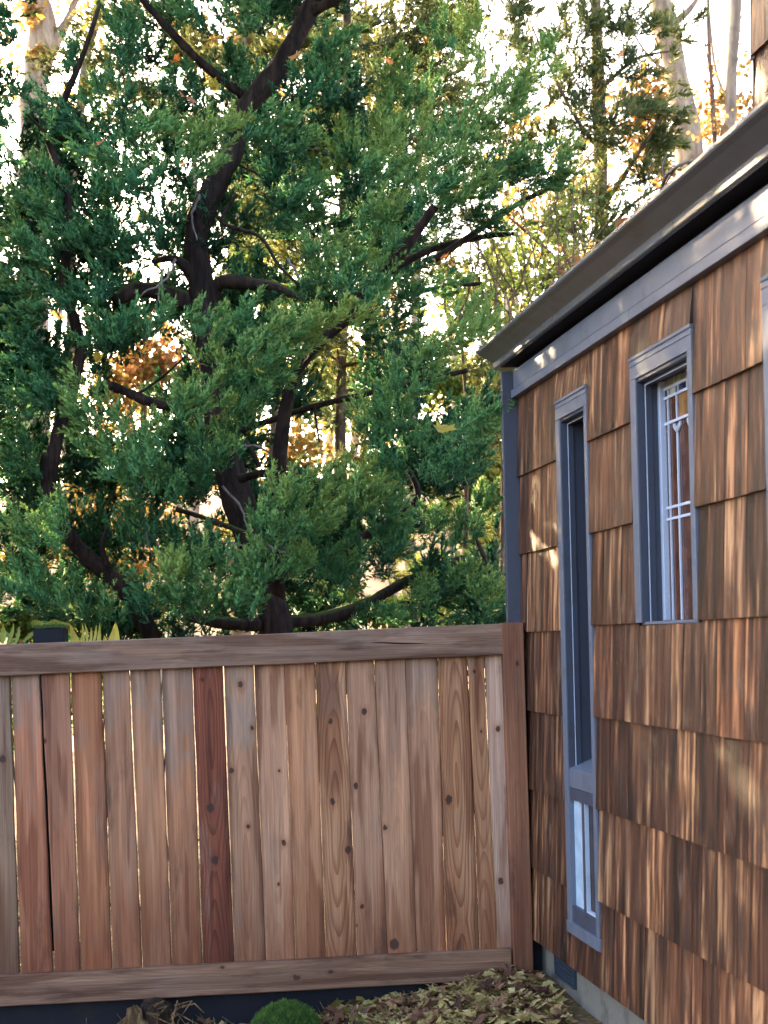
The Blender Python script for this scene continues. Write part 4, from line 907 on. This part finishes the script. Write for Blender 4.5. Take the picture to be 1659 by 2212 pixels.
# golden crowns further back, seen through the gaps
k = 0
LBL = ['golden leaved tree glowing behind the large gap left of the juniper trunk', 'yellow-green tree behind the middle of the juniper right of its trunk', 'orange-leaved tree behind the upper middle of the juniper', 'yellowing tree behind the open branches left of the roof corner', 'thin autumn tree in front of the bright sky above the gutter', 'yellow tree behind the foliage beside the house corner board', 'gold and brown tree behind the lower left of the juniper']
GOLD = [([(300, 1400, 17), (310, 900, 17), (320, 600, 17)], [(330, 790, 17, 85, 60, 620), (250, 860, 17, 60, 80, 380), (290, 700, 17, 90, 50, 120)], .66),
        ([(560, 1400, 15), (600, 800, 15), (640, 300, 15)], [(560, 440, 15, 60, 80, 500), (560, 560, 15, 70, 60, 420), (650, 350, 15, 90, 60, 420), (720, 300, 15, 70, 80, 420), (620, 640, 15, 80, 40, 300)], .40),
        ([(760, 1400, 18), (800, 600, 18), (790, 0, 18)], [(720, 60, 18, 110, 60, 420), (840, 120, 18, 90, 80, 420), (800, 230, 18, 110, 60, 380), (930, 60, 18, 90, 60, 300), (690, 250, 18, 40, 60, 200)], .58),
        ([(1100, 1400, 16), (1090, 900, 16), (1060, 500, 16)], [(1090, 560, 16, 90, 80, 170), (1010, 640, 16, 80, 60, 200), (960, 830, 16, 80, 60, 420), (870, 780, 16, 70, 50, 320), (1040, 840, 16, 60, 50, 200), (750, 860, 16, 100, 60, 520), (720, 780, 16, 70, 50, 300)], .36),
        ([(1240, 1400, 18), (1230, 800, 18), (1210, 300, 18)], [(1200, 540, 18, 110, 80, 190), (1130, 450, 18, 80, 60, 150), (1250, 380, 18, 80, 80, 180), (1290, 560, 18, 60, 40, 110), (1110, 300, 18, 80, 90, 200)], .62),
        ([(1060, 1400, 14), (1050, 1200, 14), (1040, 900, 14)], [(1050, 1050, 14, 50, 90, 520), (1000, 1110, 14, 60, 50, 420), (1060, 1180, 14, 50, 60, 360), (960, 1000, 14, 60, 60, 300)], .42),
        ([(40, 1400, 16), (60, 1100, 16), (90, 800, 16)], [(120, 1170, 16, 60, 60, 260), (290, 1130, 16, 90, 60, 420), (200, 1060, 16, 60, 70, 200), (20, 1230, 16, 60, 50, 260), (260, 1220, 16, 100, 50, 420), (130, 820, 16, 60, 50, 130), (640, 980, 16, 80, 70, 420)], .58)]
for (tr, bl, tone), lb in zip(GOLD, LBL):
    Yt = tr[0][2]; br = [([(tr[1][0], tr[1][1]+NR.uniform(-60, 200), Yt), ((tr[1][0]+b[0])/2, (tr[1][1]+b[1])/2-10, Yt), (b[0], b[1], b[2])], 7) for b in bl]
    far_tree('autumn_tree', lb, tr, 20, 8, br, bl, 0.085, tone, M_SHRUB if tone < 0.5 else M_AUTUMN, M_BROWNBARK)
# bare twiggy branches that break up the sky
rb = random.Random(9)
tw = empty('bare_shrub', (0, 0, 0)); tag(tw, 'tall tangle of thin bare branches left of the roof edge against the sky', 'shrub')
stem = MB()
for i in range(46):
    u0 = rb.uniform(960, 1260); v0 = rb.uniform(560, 800); Y = rb.uniform(11.5, 13); pts = [P(u0, v0, Y)]; d = Vector((rb.uniform(-.5, .5), rb.uniform(-.2, .2), rb.uniform(.5, 1)))
    for k in range(8):
        d = (d+Vector((rb.uniform(-.35, .35), rb.uniform(-.2, .2), rb.uniform(-.2, .3)))).normalized(); pts.append(pts[-1]+d*rb.uniform(0.08, 0.2))
    stem.tube(pts, lerp_list([0.008, 0.002], 8), 5)
for u0 in (1000, 1080, 1160, 1230): stem.tube([P(u0, 1500, 12.2), P(u0+10, 900, 12.2), P(u0-10, 650, 12.2)], [0.03, 0.02, 0.01], 7)
tag(stem.build('branch', M_BROWNBARK, tw), kind='stuff')
V, T = blob_leaves([(np.array(P(u, v, 12.3)), (.35), .3, 130) for u, v in ((1000, 600), (1090, 560), (1180, 520), (1130, 640), (1240, 460), (1040, 690), (1200, 590))], 0.045, .3); np_mesh('leaves', V, 4, M_SHRUB, T, tw)['kind'] = 'stuff'
# understory shrubs just beyond the fence
SHR = [('sunlit yellow-green shrub behind the fence top beside the house corner', 1010, 1270, 11.5, .55, 700, 70, 60), ('low pale green shrub behind the right part of the fence top', 840, 1320, 11.0, .5, 500, 80, 25), ('dull green shrub behind the fence below the juniper trunk', 690, 1300, 12, .2, 500, 80, 40), ('yellowish shrub behind the fence top left of the juniper trunk', 210, 1330, 11.0, .6, 420, 60, 35), ('leafy green shrub behind the left end of the fence', 60, 1345, 10.6, .3, 420, 80, 35), ('sunlit shrub behind the fence right of the mossy limb', 950, 1240, 12.5, .45, 500, 80, 40), ('sparse yellow shrub below the left limb of the juniper', 330, 1300, 11.5, .6, 300, 60, 40)]
for lb, u, v, Y, tone, n, r1, r2 in SHR:
    sh = empty('shrub', (0, 0, 0)); tag(sh, lb, 'shrub')
    p = P(u, v, Y); m = MB()
    for i in range(7):
        q = p+Vector((rb.uniform(-.2, .2), rb.uniform(-.2, .2), rb.uniform(0, .2))); g0 = Vector((p.x+rb.uniform(-.1, .1), p.y, gz(p.x, p.y)-.03))
        m.tube([g0, (g0+q)/2+Vector((rb.uniform(-.08, .08), 0, 0)), q], [.012, .008, .003], 5)
    m.build('stem', M_BROWNBARK, sh)
    V, T = blob_leaves([(np.array(p), r1*Y/F, r2*Y/F, n), (np.array(p)-np.array([0, 0, .45]), r1*Y/F, .4, n//2)], 0.06, tone)
    np_mesh('foliage', V, 4, M_SHRUB, T, sh)
# far wood on the hill: one mass
Vs, Ts = [], []; tm = MB()
for i in range(70):
    x, y = NR.uniform(-26, 26), NR.uniform(28, 62); z = gz(x, y); h = NR.uniform(6, 13); xx = CX+F*x/y
    tm.tube([Vector((x, y, z-.3)), Vector((x+NR.uniform(-.5, .5), y, z+h*.5)), Vector((x+NR.uniform(-1, 1), y, z+h))], [NR.uniform(.1, .24), .12, .04], 6)
    q = NR.normal(0, 0.5, (90, 3))*np.array([2.0, 2.0, 3.0])+np.array([x, y, z+h*.62]); v, t = leaf_quads(q, 0.32, NR.uniform(.45, .85)); Vs.append(v); Ts.append(t)
tag(np_mesh('far_wood', np.concatenate(Vs), 4, M_AUTUMN, np.concatenate(Ts)), 'autumn woodland on the hillside far beyond the fence', 'woodland', kind='stuff')
tag(tm.build('far_wood_trunks', M_TREEBARK), 'bare trunks of the far hillside woodland', 'woodland', kind='stuff')
# unseen evergreens added at left to keep the low sun off the yard
for i, (x, y, h, r) in enumerate([(-6.5, 11.5, 9.0, 1.7), (-8.5, 9.0, 8.0, 1.6), (-4.6, 13.8, 10.0, 1.7), (-9.6, 13.5, 11.0, 2.0)]):
    t = empty('evergreen_tree', (0, 0, 0)); tag(t, ['dense evergreen left of the fence nearest the juniper', 'short dense evergreen furthest to the left of the yard', 'tall dense evergreen behind the left end of the fence', 'tallest dense evergreen behind the other evergreens at left'][i], 'tree')
    MB().tube([(x, y, gz(x, y)-.2), (x, y, h*.5), (x, y, h)], [.2, .13, .03], 8).build('trunk', M_BROWNBARK, t)
    n = 420; zz = NR.uniform(0.03, 1, n); az = NR.uniform(0, 2*np.pi, n); rr = r*(1-zz*0.85)*np.sqrt(NR.uniform(.2, 1, n))
    p = np.stack([x+np.cos(az)*rr, y+np.sin(az)*rr, 0.3+zz*(h-.5)], 1); d = np.stack([np.cos(az), np.sin(az), np.full(n, .3)], 1)
    V, T, N = plumes(p, d, np.full(n, .55), np.full(n, .26), 16, 7, .13, .02, np.full(n, .4), .4); np_mesh('crown', V, 3, M_JUNIPER, T, t)

# ------------------------------------------------------------------ leaves
def leaf_mesh(kind, seed):
    r = random.Random(seed)
    if kind == 'maple':
        out = [(0, 0), (.16, .02), (.42, -.05), (.34, .14), (.52, .34), (.30, .36), (.24, .48), (.10, .52), (.0, .86), (-.12, .52), (-.24, .50), (-.32, .36), (-.52, .32), (-.33, .14), (-.40, -.05), (-.15, .02)]
    else:
        out = [(0, 0), (.10, .08), (.19, .25), (.22, .45), (.17, .66), (.08, .85), (0, 1.0), (-.09, .84), (-.18, .64), (-.21, .44), (-.17, .24), (-.10, .08)]
    cu, cv = r.uniform(.1, .5), r.uniform(-.5, .5); v = []; n = len(out)
    def zf(x, y): return cu*x*x*1.6+cv*(y-.4)**2+.10*math.sin(5*x+r.random()*.4)+.06*math.sin(7*y)
    c0 = (0, .38)
    v.append((c0[0], c0[1]-.4, zf(*c0)))
    for x, y in out: v.append((x+r.uniform(-.03, .03), y-.4+r.uniform(-.03, .03), zf(x, y)))
    f = [(0, 1+i, 1+(i+1) % n) for i in range(n)]
    b = len(v); v += [(-.008, -.4, zf(0, 0)), (.008, -.4, zf(0, 0)), (.03, -.72, zf(0, 0)+.08)]; f.append((b, b+2, b+1))
    me = bpy.data.meshes.new('leaf'); me.from_pydata(v, [], f); me.materials.append(M_LEAF); me.update()
    return me
MAPLE = [leaf_mesh('maple', i) for i in range(5)]; OVAL = [leaf_mesh('oval', 20+i) for i in range(4)]
def lone_leaf(label, u, v, Y, size, col, kind='maple', name='leaf', cat='leaf', group=None):
    o = link(name, (MAPLE if kind == 'maple' else OVAL)[rb.randrange(4)], None, P(u, v, Y)); o.scale = (size*.78,)*3
    o.rotation_euler = (rb.uniform(.5, 1.1), rb.uniform(-.9, .9), rb.uniform(-1.6, 1.6)); o.color = (*col, 1); tag(o, label, cat, group); return o
YEL, ORG, BRN, GRN = (.50, .40, .06), (.42, .17, .045), (.26, .12, .06), (.34, .40, .10)
for a in [('large yellow maple leaf caught in the foliage near the house corner', 952, 925, 7.75, .17, (.36, .30, .04)), ('orange-brown leaf caught on the upper left bough', 221, 306, 8.3, .09, ORG), ('small yellow leaf standing on a bough left of the dark trunk fork', 98, 586, 8.5, .075, YEL, 'oval'),
          ('brown leaf hanging beside the left dark stem', 168, 574, 8.6, .10, BRN), ('yellow leaves cluster on the stem left of the bright gap', 215, 770, 8.6, .11, YEL), ('bright yellow-green leaf on the middle bough', 555, 800, 8.0, .09, (.42, .42, .06)), ('pale tan leaf lying on the bough right of the middle', 662, 776, 7.95, .075, (.42, .27, .17), 'oval'),
          ('yellow maple leaf below the bare upper left limb', 466, 187, 9.2, .15, (.42, .36, .06)), ('russet leaf beside the bare upper left limb', 400, 212, 9.2, .16, (.24, .12, .06)), ('orange leaf near the top of the juniper', 385, 130, 9.3, .13, ORG), ('orange leaf at the top right of the juniper trunk', 640, 118, 9.0, .13, (.36, .18, .05)), ('brown leaf below the long bare limb on the right', 962, 555, 8.8, .11, ORG),
          ('small yellow leaf in the gap right of the middle bough', 667, 985, 8.9, .08, (.52, .48, .08)), ('orange leaf high in the open foliage right of the trunk', 838, 130, 9.2, .10, ORG), ('dry hanging tan leaf low on the middle bough', 500, 1215, 8.1, .11, (.24, .19, .09), 'oval'), ('yellow-green leaf at the roof edge above the gutter', 1257, 527, 6.35, .075, (.36, .38, .10), 'oval'), ('second pale leaf just right of the leaf at the roof edge', 1292, 520, 6.2, .055, (.32, .30, .12), 'oval'), ('small yellow leaf hanging below the top left fork', 85, 35, 20.8, .20, YEL), ('tan-orange leaf low in the autumn gap near the conifer', 1345, 118, 12.4, .17, (.36, .20, .08))]:
    lone_leaf(*a)
# litter in front of the fence
LC = [('pale yellow-green dry leaf on the leaf litter at the fence foot', (.33, .29, .11)), ('brown curled dead leaf on the leaf litter at the fence foot', (.15, .075, .045)), ('tan dead leaf on the leaf litter at the fence foot', (.28, .17, .09)), ('olive dead leaf on the leaf litter at the fence foot', (.19, .17, .055)), ('dark maroon-brown dead leaf on the leaf litter at the fence foot', (.05, .022, .02))]
def litter_pos(near=False):
    while True:
        x, y = rb.uniform(-0.62, 1.02), rb.uniform(6.2, 6.97)
        wx = HC.x+(HC.y-y)*math.tan(WA)
        if x > wx-0.06: continue
        if x < -.25 and rb.random() < .5: continue
        return x, y
for i in range(230):
    x, y = litter_pos(); lb, c = LC[rb.choices(range(5), (4, 3, 3, 3, 2))[0]]
    o = link('fallen_leaf', rb.choice(MAPLE+OVAL[:2]), None, (x, y, gz(x, y)+rb.uniform(.012, .04))); s_ = rb.uniform(.055, .105); o.scale = (s_, s_, s_*rb.uniform(.7, 1.5))
    o.rotation_euler = (rb.uniform(-.6, .6), rb.uniform(-.6, .6), rb.uniform(0, 6.3)); q = rb.uniform(.75, 1.2); o.color = (c[0]*q, c[1]*q, c[2]*q, 1)
    where = 'near the green moss cushion' if x < -.12 else 'against the house foundation' if HC.x+(HC.y-y)*math.tan(WA)-x < .2 else 'right under the bottom rail' if y > 6.78 else 'in front of the corner post' if x > .42 else 'in the middle of the heap'
    tag(o, ('large ' if s_ > .085 else 'small ' if s_ < .068 else '')+lb.replace('at the fence foot', where), 'leaf', 'fallen leaves at the fence foot')
wd_ = empty('weed', (0, 0, 0)); tag(wd_, 'scraggly low weeds and grass blades along the foot of the fence left of the moss', 'weeds', kind='stuff')
Vw, Tw = [], []
for i in range(420):
    x = rb.uniform(-1.8, .15); y = rb.uniform(6.55, 6.82); z = gz(x, y); h = rb.uniform(.02, .07)*(1.3 if rb.random() < .2 else 1); dx, dy = rb.uniform(-.5, .5)*h, rb.uniform(-.4, .4)*h; w0 = rb.uniform(.0015, .004)
    Vw += [(x-w0, y, z-.01), (x+w0, y, z-.01), (x+dx, y+dy, z+h)]; Tw += [rb.uniform(.1, .8)]*3
np_mesh('blades', np.array(Vw), 3, M_SHRUB, np.array(Tw), wd_)['kind'] = 'stuff'
Vs, Ts = [], []
for i in range(2600):
    if i < 1250: x, y = litter_pos()
    elif i < 1500: x, y = rb.uniform(-1.9, -.3), rb.uniform(6.3, 6.85)
    else: x, y = rb.uniform(-4, 1.5), rb.uniform(7.3, 13)
    me = rb.choice(MAPLE); co = np.array([v.co for v in me.vertices])*rb.uniform(.05, .1); R = np.array(Matrix.Rotation(rb.uniform(0, 6.3), 3, 'Z') @ Matrix.Rotation(rb.uniform(-.4, .4), 3, 'X') @ Matrix.Rotation(rb.uniform(-.4, .4), 3, 'Y'))
    co = co @ R.T+np.array([x, y, gz(x, y)+rb.uniform(0.0, .022)])
    for p in me.polygons:
        if len(p.vertices) == 3: Vs.append(co[list(p.vertices)])
    Ts += [rb.random()**0.8]*(3*sum(1 for p in me.polygons if len(p.vertices) == 3))
tag(np_mesh('leaf_litter', np.concatenate(Vs), 3, M_LITTER, np.array(Ts)), 'yellow-brown leaf litter covering the ground by the fence', 'leaf litter', kind='stuff')

# ------------------------------------------------------------------ moss cushion, broken stump, plants at the fence top
mx, my = P(617, 2190, 6.62).x, 6.62; mz = gz(mx, my)-0.02
mo = empty('moss_cushion', (mx, my, mz)); tag(mo, 'round green moss cushion on the ground below the fence', 'moss')
bm = bmesh.new(); bmesh.ops.create_icosphere(bm, subdivisions=4, radius=0.155)
for v in bm.verts:
    n = v.co.normalized(); v.co *= 1+.05*math.sin(9*n.x+2)*math.sin(8*n.y+1)+.03*math.sin(21*n.x)*math.sin(19*n.z)
    v.co.z = v.co.z*0.98
me = bpy.data.meshes.new('core'); bm.to_mesh(me); bm.free(); me.materials.append(M_MOSS); me.polygons.foreach_set('use_smooth', [True]*len(me.polygons))
core = link('cushion', me, mo)
n = 26000; d = nrm(NR.normal(size=(n, 3))); d[:, 2] = np.abs(d[:, 2])-.15; d = nrm(d)
rr = 0.153*(1+.05*np.sin(9*d[:, 0]+2)*np.sin(8*d[:, 1]+1)+.03*np.sin(21*d[:, 0])*np.sin(19*d[:, 2]))
b = d*rr[:, None]; tip = b+nrm(d+NR.normal(0, .5, (n, 3)))*NR.uniform(.006, .024, (n, 1)); wv = nrm(np.cross(d, NR.normal(size=(n, 3))))*.0016
lump = .5+.28*np.sin(14*d[:, 0]+3*d[:, 2])*np.sin(13*d[:, 1])+NR.normal(0, .15, n)
f_ = np_mesh('fronds', np.stack([b-wv, b+wv, tip], 1).reshape(-1, 3), 3, M_MOSS, np.repeat(np.clip(lump, 0, 1), 3), mo); f_['kind'] = 'stuff'
# broken stump / root with a pale torn face
st = empty('broken_stump', (0, 0, 0)); tag(st, 'broken brown stump with a pale torn face under the bottom rail', 'stump')
def lump(cx, cy, cz, sx, sy, sz, seed, sub=3, amp=.22):
    r = random.Random(seed); bm = bmesh.new(); bmesh.ops.create_icosphere(bm, subdivisions=sub, radius=1); ph = [r.uniform(0, 6) for _ in range(6)]
    for v in bm.verts:
        c = v.co.copy(); k = 1+amp*(math.sin(3*c.x+ph[0])*math.sin(2.6*c.z+ph[1])+.6*math.sin(7*c.y+ph[2])*math.sin(6*c.x+ph[3]))+r.uniform(-.06, .06)
        v.co = Vector((c.x*sx*k+cx, c.y*sy*k+cy, c.z*sz*k+cz))
    me = bpy.data.meshes.new('l'); bm.to_mesh(me); bm.free(); return me
p = P(300, 2196, 6.74)
me = lump(p.x+.07, p.y+.02, p.z-.03, .11, .06, .10, 4); me.materials.append(M_ROOT); link('root_mass', me, st)
me = lump(p.x-.015, p.y-.05, p.z-.015, .055, .02, .06, 8, 3, .3); me.materials.append(M_TORN); link('torn_face', me, st)
m = MB()
for i in range(9):
    a = Vector((p.x+rb.uniform(0, .2), p.y-.05, p.z+rb.uniform(-.02, .08))); m.tube([a, a+Vector((rb.uniform(-.06, .1), -.02, rb.uniform(-.03, .05))), a+Vector((rb.uniform(-.05, .16), -.03, rb.uniform(-.09, .04)))], [.006, .004, .002], 5)
m.build('rootlets', M_TORN, st)['kind'] = 'stuff'
# thin stalks in the dark gap below the rail
m = MB()
for i in range(22):
    x = rb.uniform(-1.75, .1); y = rb.uniform(6.55, 6.78); z = gz(x, y); m.tube([(x, y, z), (x+rb.uniform(-.03, .03), y, z+.05), (x+rb.uniform(-.07, .07), y, z+rb.uniform(.07, .13))], [.002, .0016, .001], 4)
tag(m.build('dry_stalks', M_BROWNBARK), 'thin dry stalks in the dark gap under the bottom rail', 'stalks', kind='stuff')
# mossy post stub behind the rail
q = P(110, 1385, 7.15); ps = empty('post_stub', (q.x, q.y, 0)); tag(ps, 'dark square post stub capped with yellow-green moss behind the fence top', 'post')
MB().box(-.072, .072, -.05, .05, .2, q.z+.06).build('stub', M_DARK, ps, bevel=.004)
bx = MB(); bx.loft([[(x*1.0, y, q.z+.062+h) for x, y in ((-.076, -.055), (.078, -.055), (.078, .055), (-.076, .055))] for h in (0, .008)]+[[(x, y, q.z+.062+.018) for x, y in ((-.055, -.04), (.07, -.04), (.06, .04), (-.05, .04))]]); bx.build('moss_cap', M_MOSS, ps)
n = 2500; c = np.stack([NR.uniform(-.076, .08, n), NR.uniform(-.056, .056, n), q.z+.066+NR.uniform(0, .02, n)], 1); c[:, 2] += .008*np.sin(c[:, 0]*70); t_ = c+nrm(NR.normal(size=(n, 3))+np.array([0, 0, 1.]))*.012; wv = nrm(NR.normal(size=(n, 3)))*.0015
np_mesh('moss_fronds', np.stack([c-wv, c+wv, t_], 1).reshape(-1, 3), 3, M_SHRUB, np.repeat(NR.uniform(.4, .9, n), 3), ps)['kind'] = 'stuff'
def blade_plant(label, blades, mat_tone, name='leafy_plant', tri=False):
    pl = empty(name, (0, 0, 0)); tag(pl, label, 'plant')
    for (u0, v0, u1, v1, wd, Y) in blades:
        a, b_ = P(u0, v0, Y), P(u1, v1, Y); dr = (b_-a); side = dr.cross(Vector((0, 1, 0))).normalized(); n = 8; v = []; T = []
        L = []
        for i in range(n+1):
            t = i/n; w_ = wd*Y/F*.5*(math.sin(math.pi*min(1, t*.85+.15)))**.8 if t < 1 else .0005; w_ = wd*Y/F*.5*(1-t)**.8+.0004 if tri else w_; c = a+dr*t+Vector((0, .04*math.sin(t*2.2), 0)); L.append((c-side*w_, c+Vector((0, .3*w_, 0)), c+side*w_))
        for i in range(n):
            for j in (0, 1): v += [L[i][j], L[i][j+1], L[i+1][j+1], L[i+1][j]]; T += [mat_tone+rb.uniform(-.05, .05)]*4
        np_mesh('leaf', np.array([tuple(x) for x in v]), 4, M_SHRUB, T, pl)
    return pl
blade_plant('bright yellow broad leaf tips poking above the fence top rail', [(166, 1400, 146, 1346, 22, 7.2), (243, 1400, 247, 1344, 34, 7.2), (178, 1400, 171, 1376, 16, 7.22), (226, 1400, 222, 1372, 18, 7.22), (120, 1400, 128, 1378, 14, 7.25)], .97, tri=True)
blade_plant('slender upright yellow stalks between the yellow leaf tips', [(u, 1392, u+rb.uniform(-8, 8), rb.uniform(1335, 1370), 6, 7.35) for u in (172, 180, 188, 194, 201, 209, 214)], .88)
blade_plant('pale strap leaves above the left end of the fence', [(15, 1395, 26, 1345, 9, 7.2), (33, 1390, 37, 1352, 8, 7.2), (50, 1385, 92, 1345, 9, 7.3), (5, 1390, 2, 1350, 12, 7.2), (70, 1392, 95, 1355, 9, 7.3), (28, 1396, 8, 1362, 9, 7.2)], .55)
# bare grey twig lying over the gutter lip
t_ = empty('fallen_twig', (0, 0, 0)); tag(t_, 'bare grey forked twig hanging over the gutter edge', 'twig')
def gp(u, v): return P(u, v, 5.62)
m = MB(); m.tube(smooth_path([P(1505, 345, 5.2), P(1470, 355, 5.35), P(1440, 380, 5.5), P(1428, 412, 5.6), P(1420, 432, 5.65)], 12), lerp_list([.006, .008], 12), 7, .1)
m.tube(smooth_path([P(1436, 388, 5.55), P(1432, 360, 5.55), P(1440, 335, 5.55)], 8), lerp_list([.005, .002], 8), 6, .1); m.tube(smooth_path([P(1455, 368, 5.45), P(1440, 395, 5.5), P(1430, 420, 5.55)], 8), lerp_list([.004, .004], 8), 6, .1)
m.build('stem', M_GREYTWIG, t_, smooth=True)
# debris along the gutter lip
for i in range(9):
    t = rb.uniform(.4, 3.4); o = link('gutter_leaf', rb.choice(OVAL+MAPLE), None); lp = Vector((t, -.163+rb.uniform(0, .01), EYE+1.372+rb.uniform(0, .012))); o.location = house.matrix_basis @ lp if False else (Matrix.Translation(HC) @ Matrix.Rotation(house.rotation_euler.z, 4, 'Z')) @ lp
    s_ = rb.uniform(.03, .06); o.scale = (s_,)*3; o.rotation_euler = (rb.uniform(-1.2, 1.2), rb.uniform(-1.2, 1.2), rb.uniform(0, 6)); o.color = (*rb.choice([BRN, ORG, (.3, .2, .1)]), 1)
    tag(o, 'small brown leaf lying in the gutter along the eave', 'leaf', 'leaves caught in the gutter')
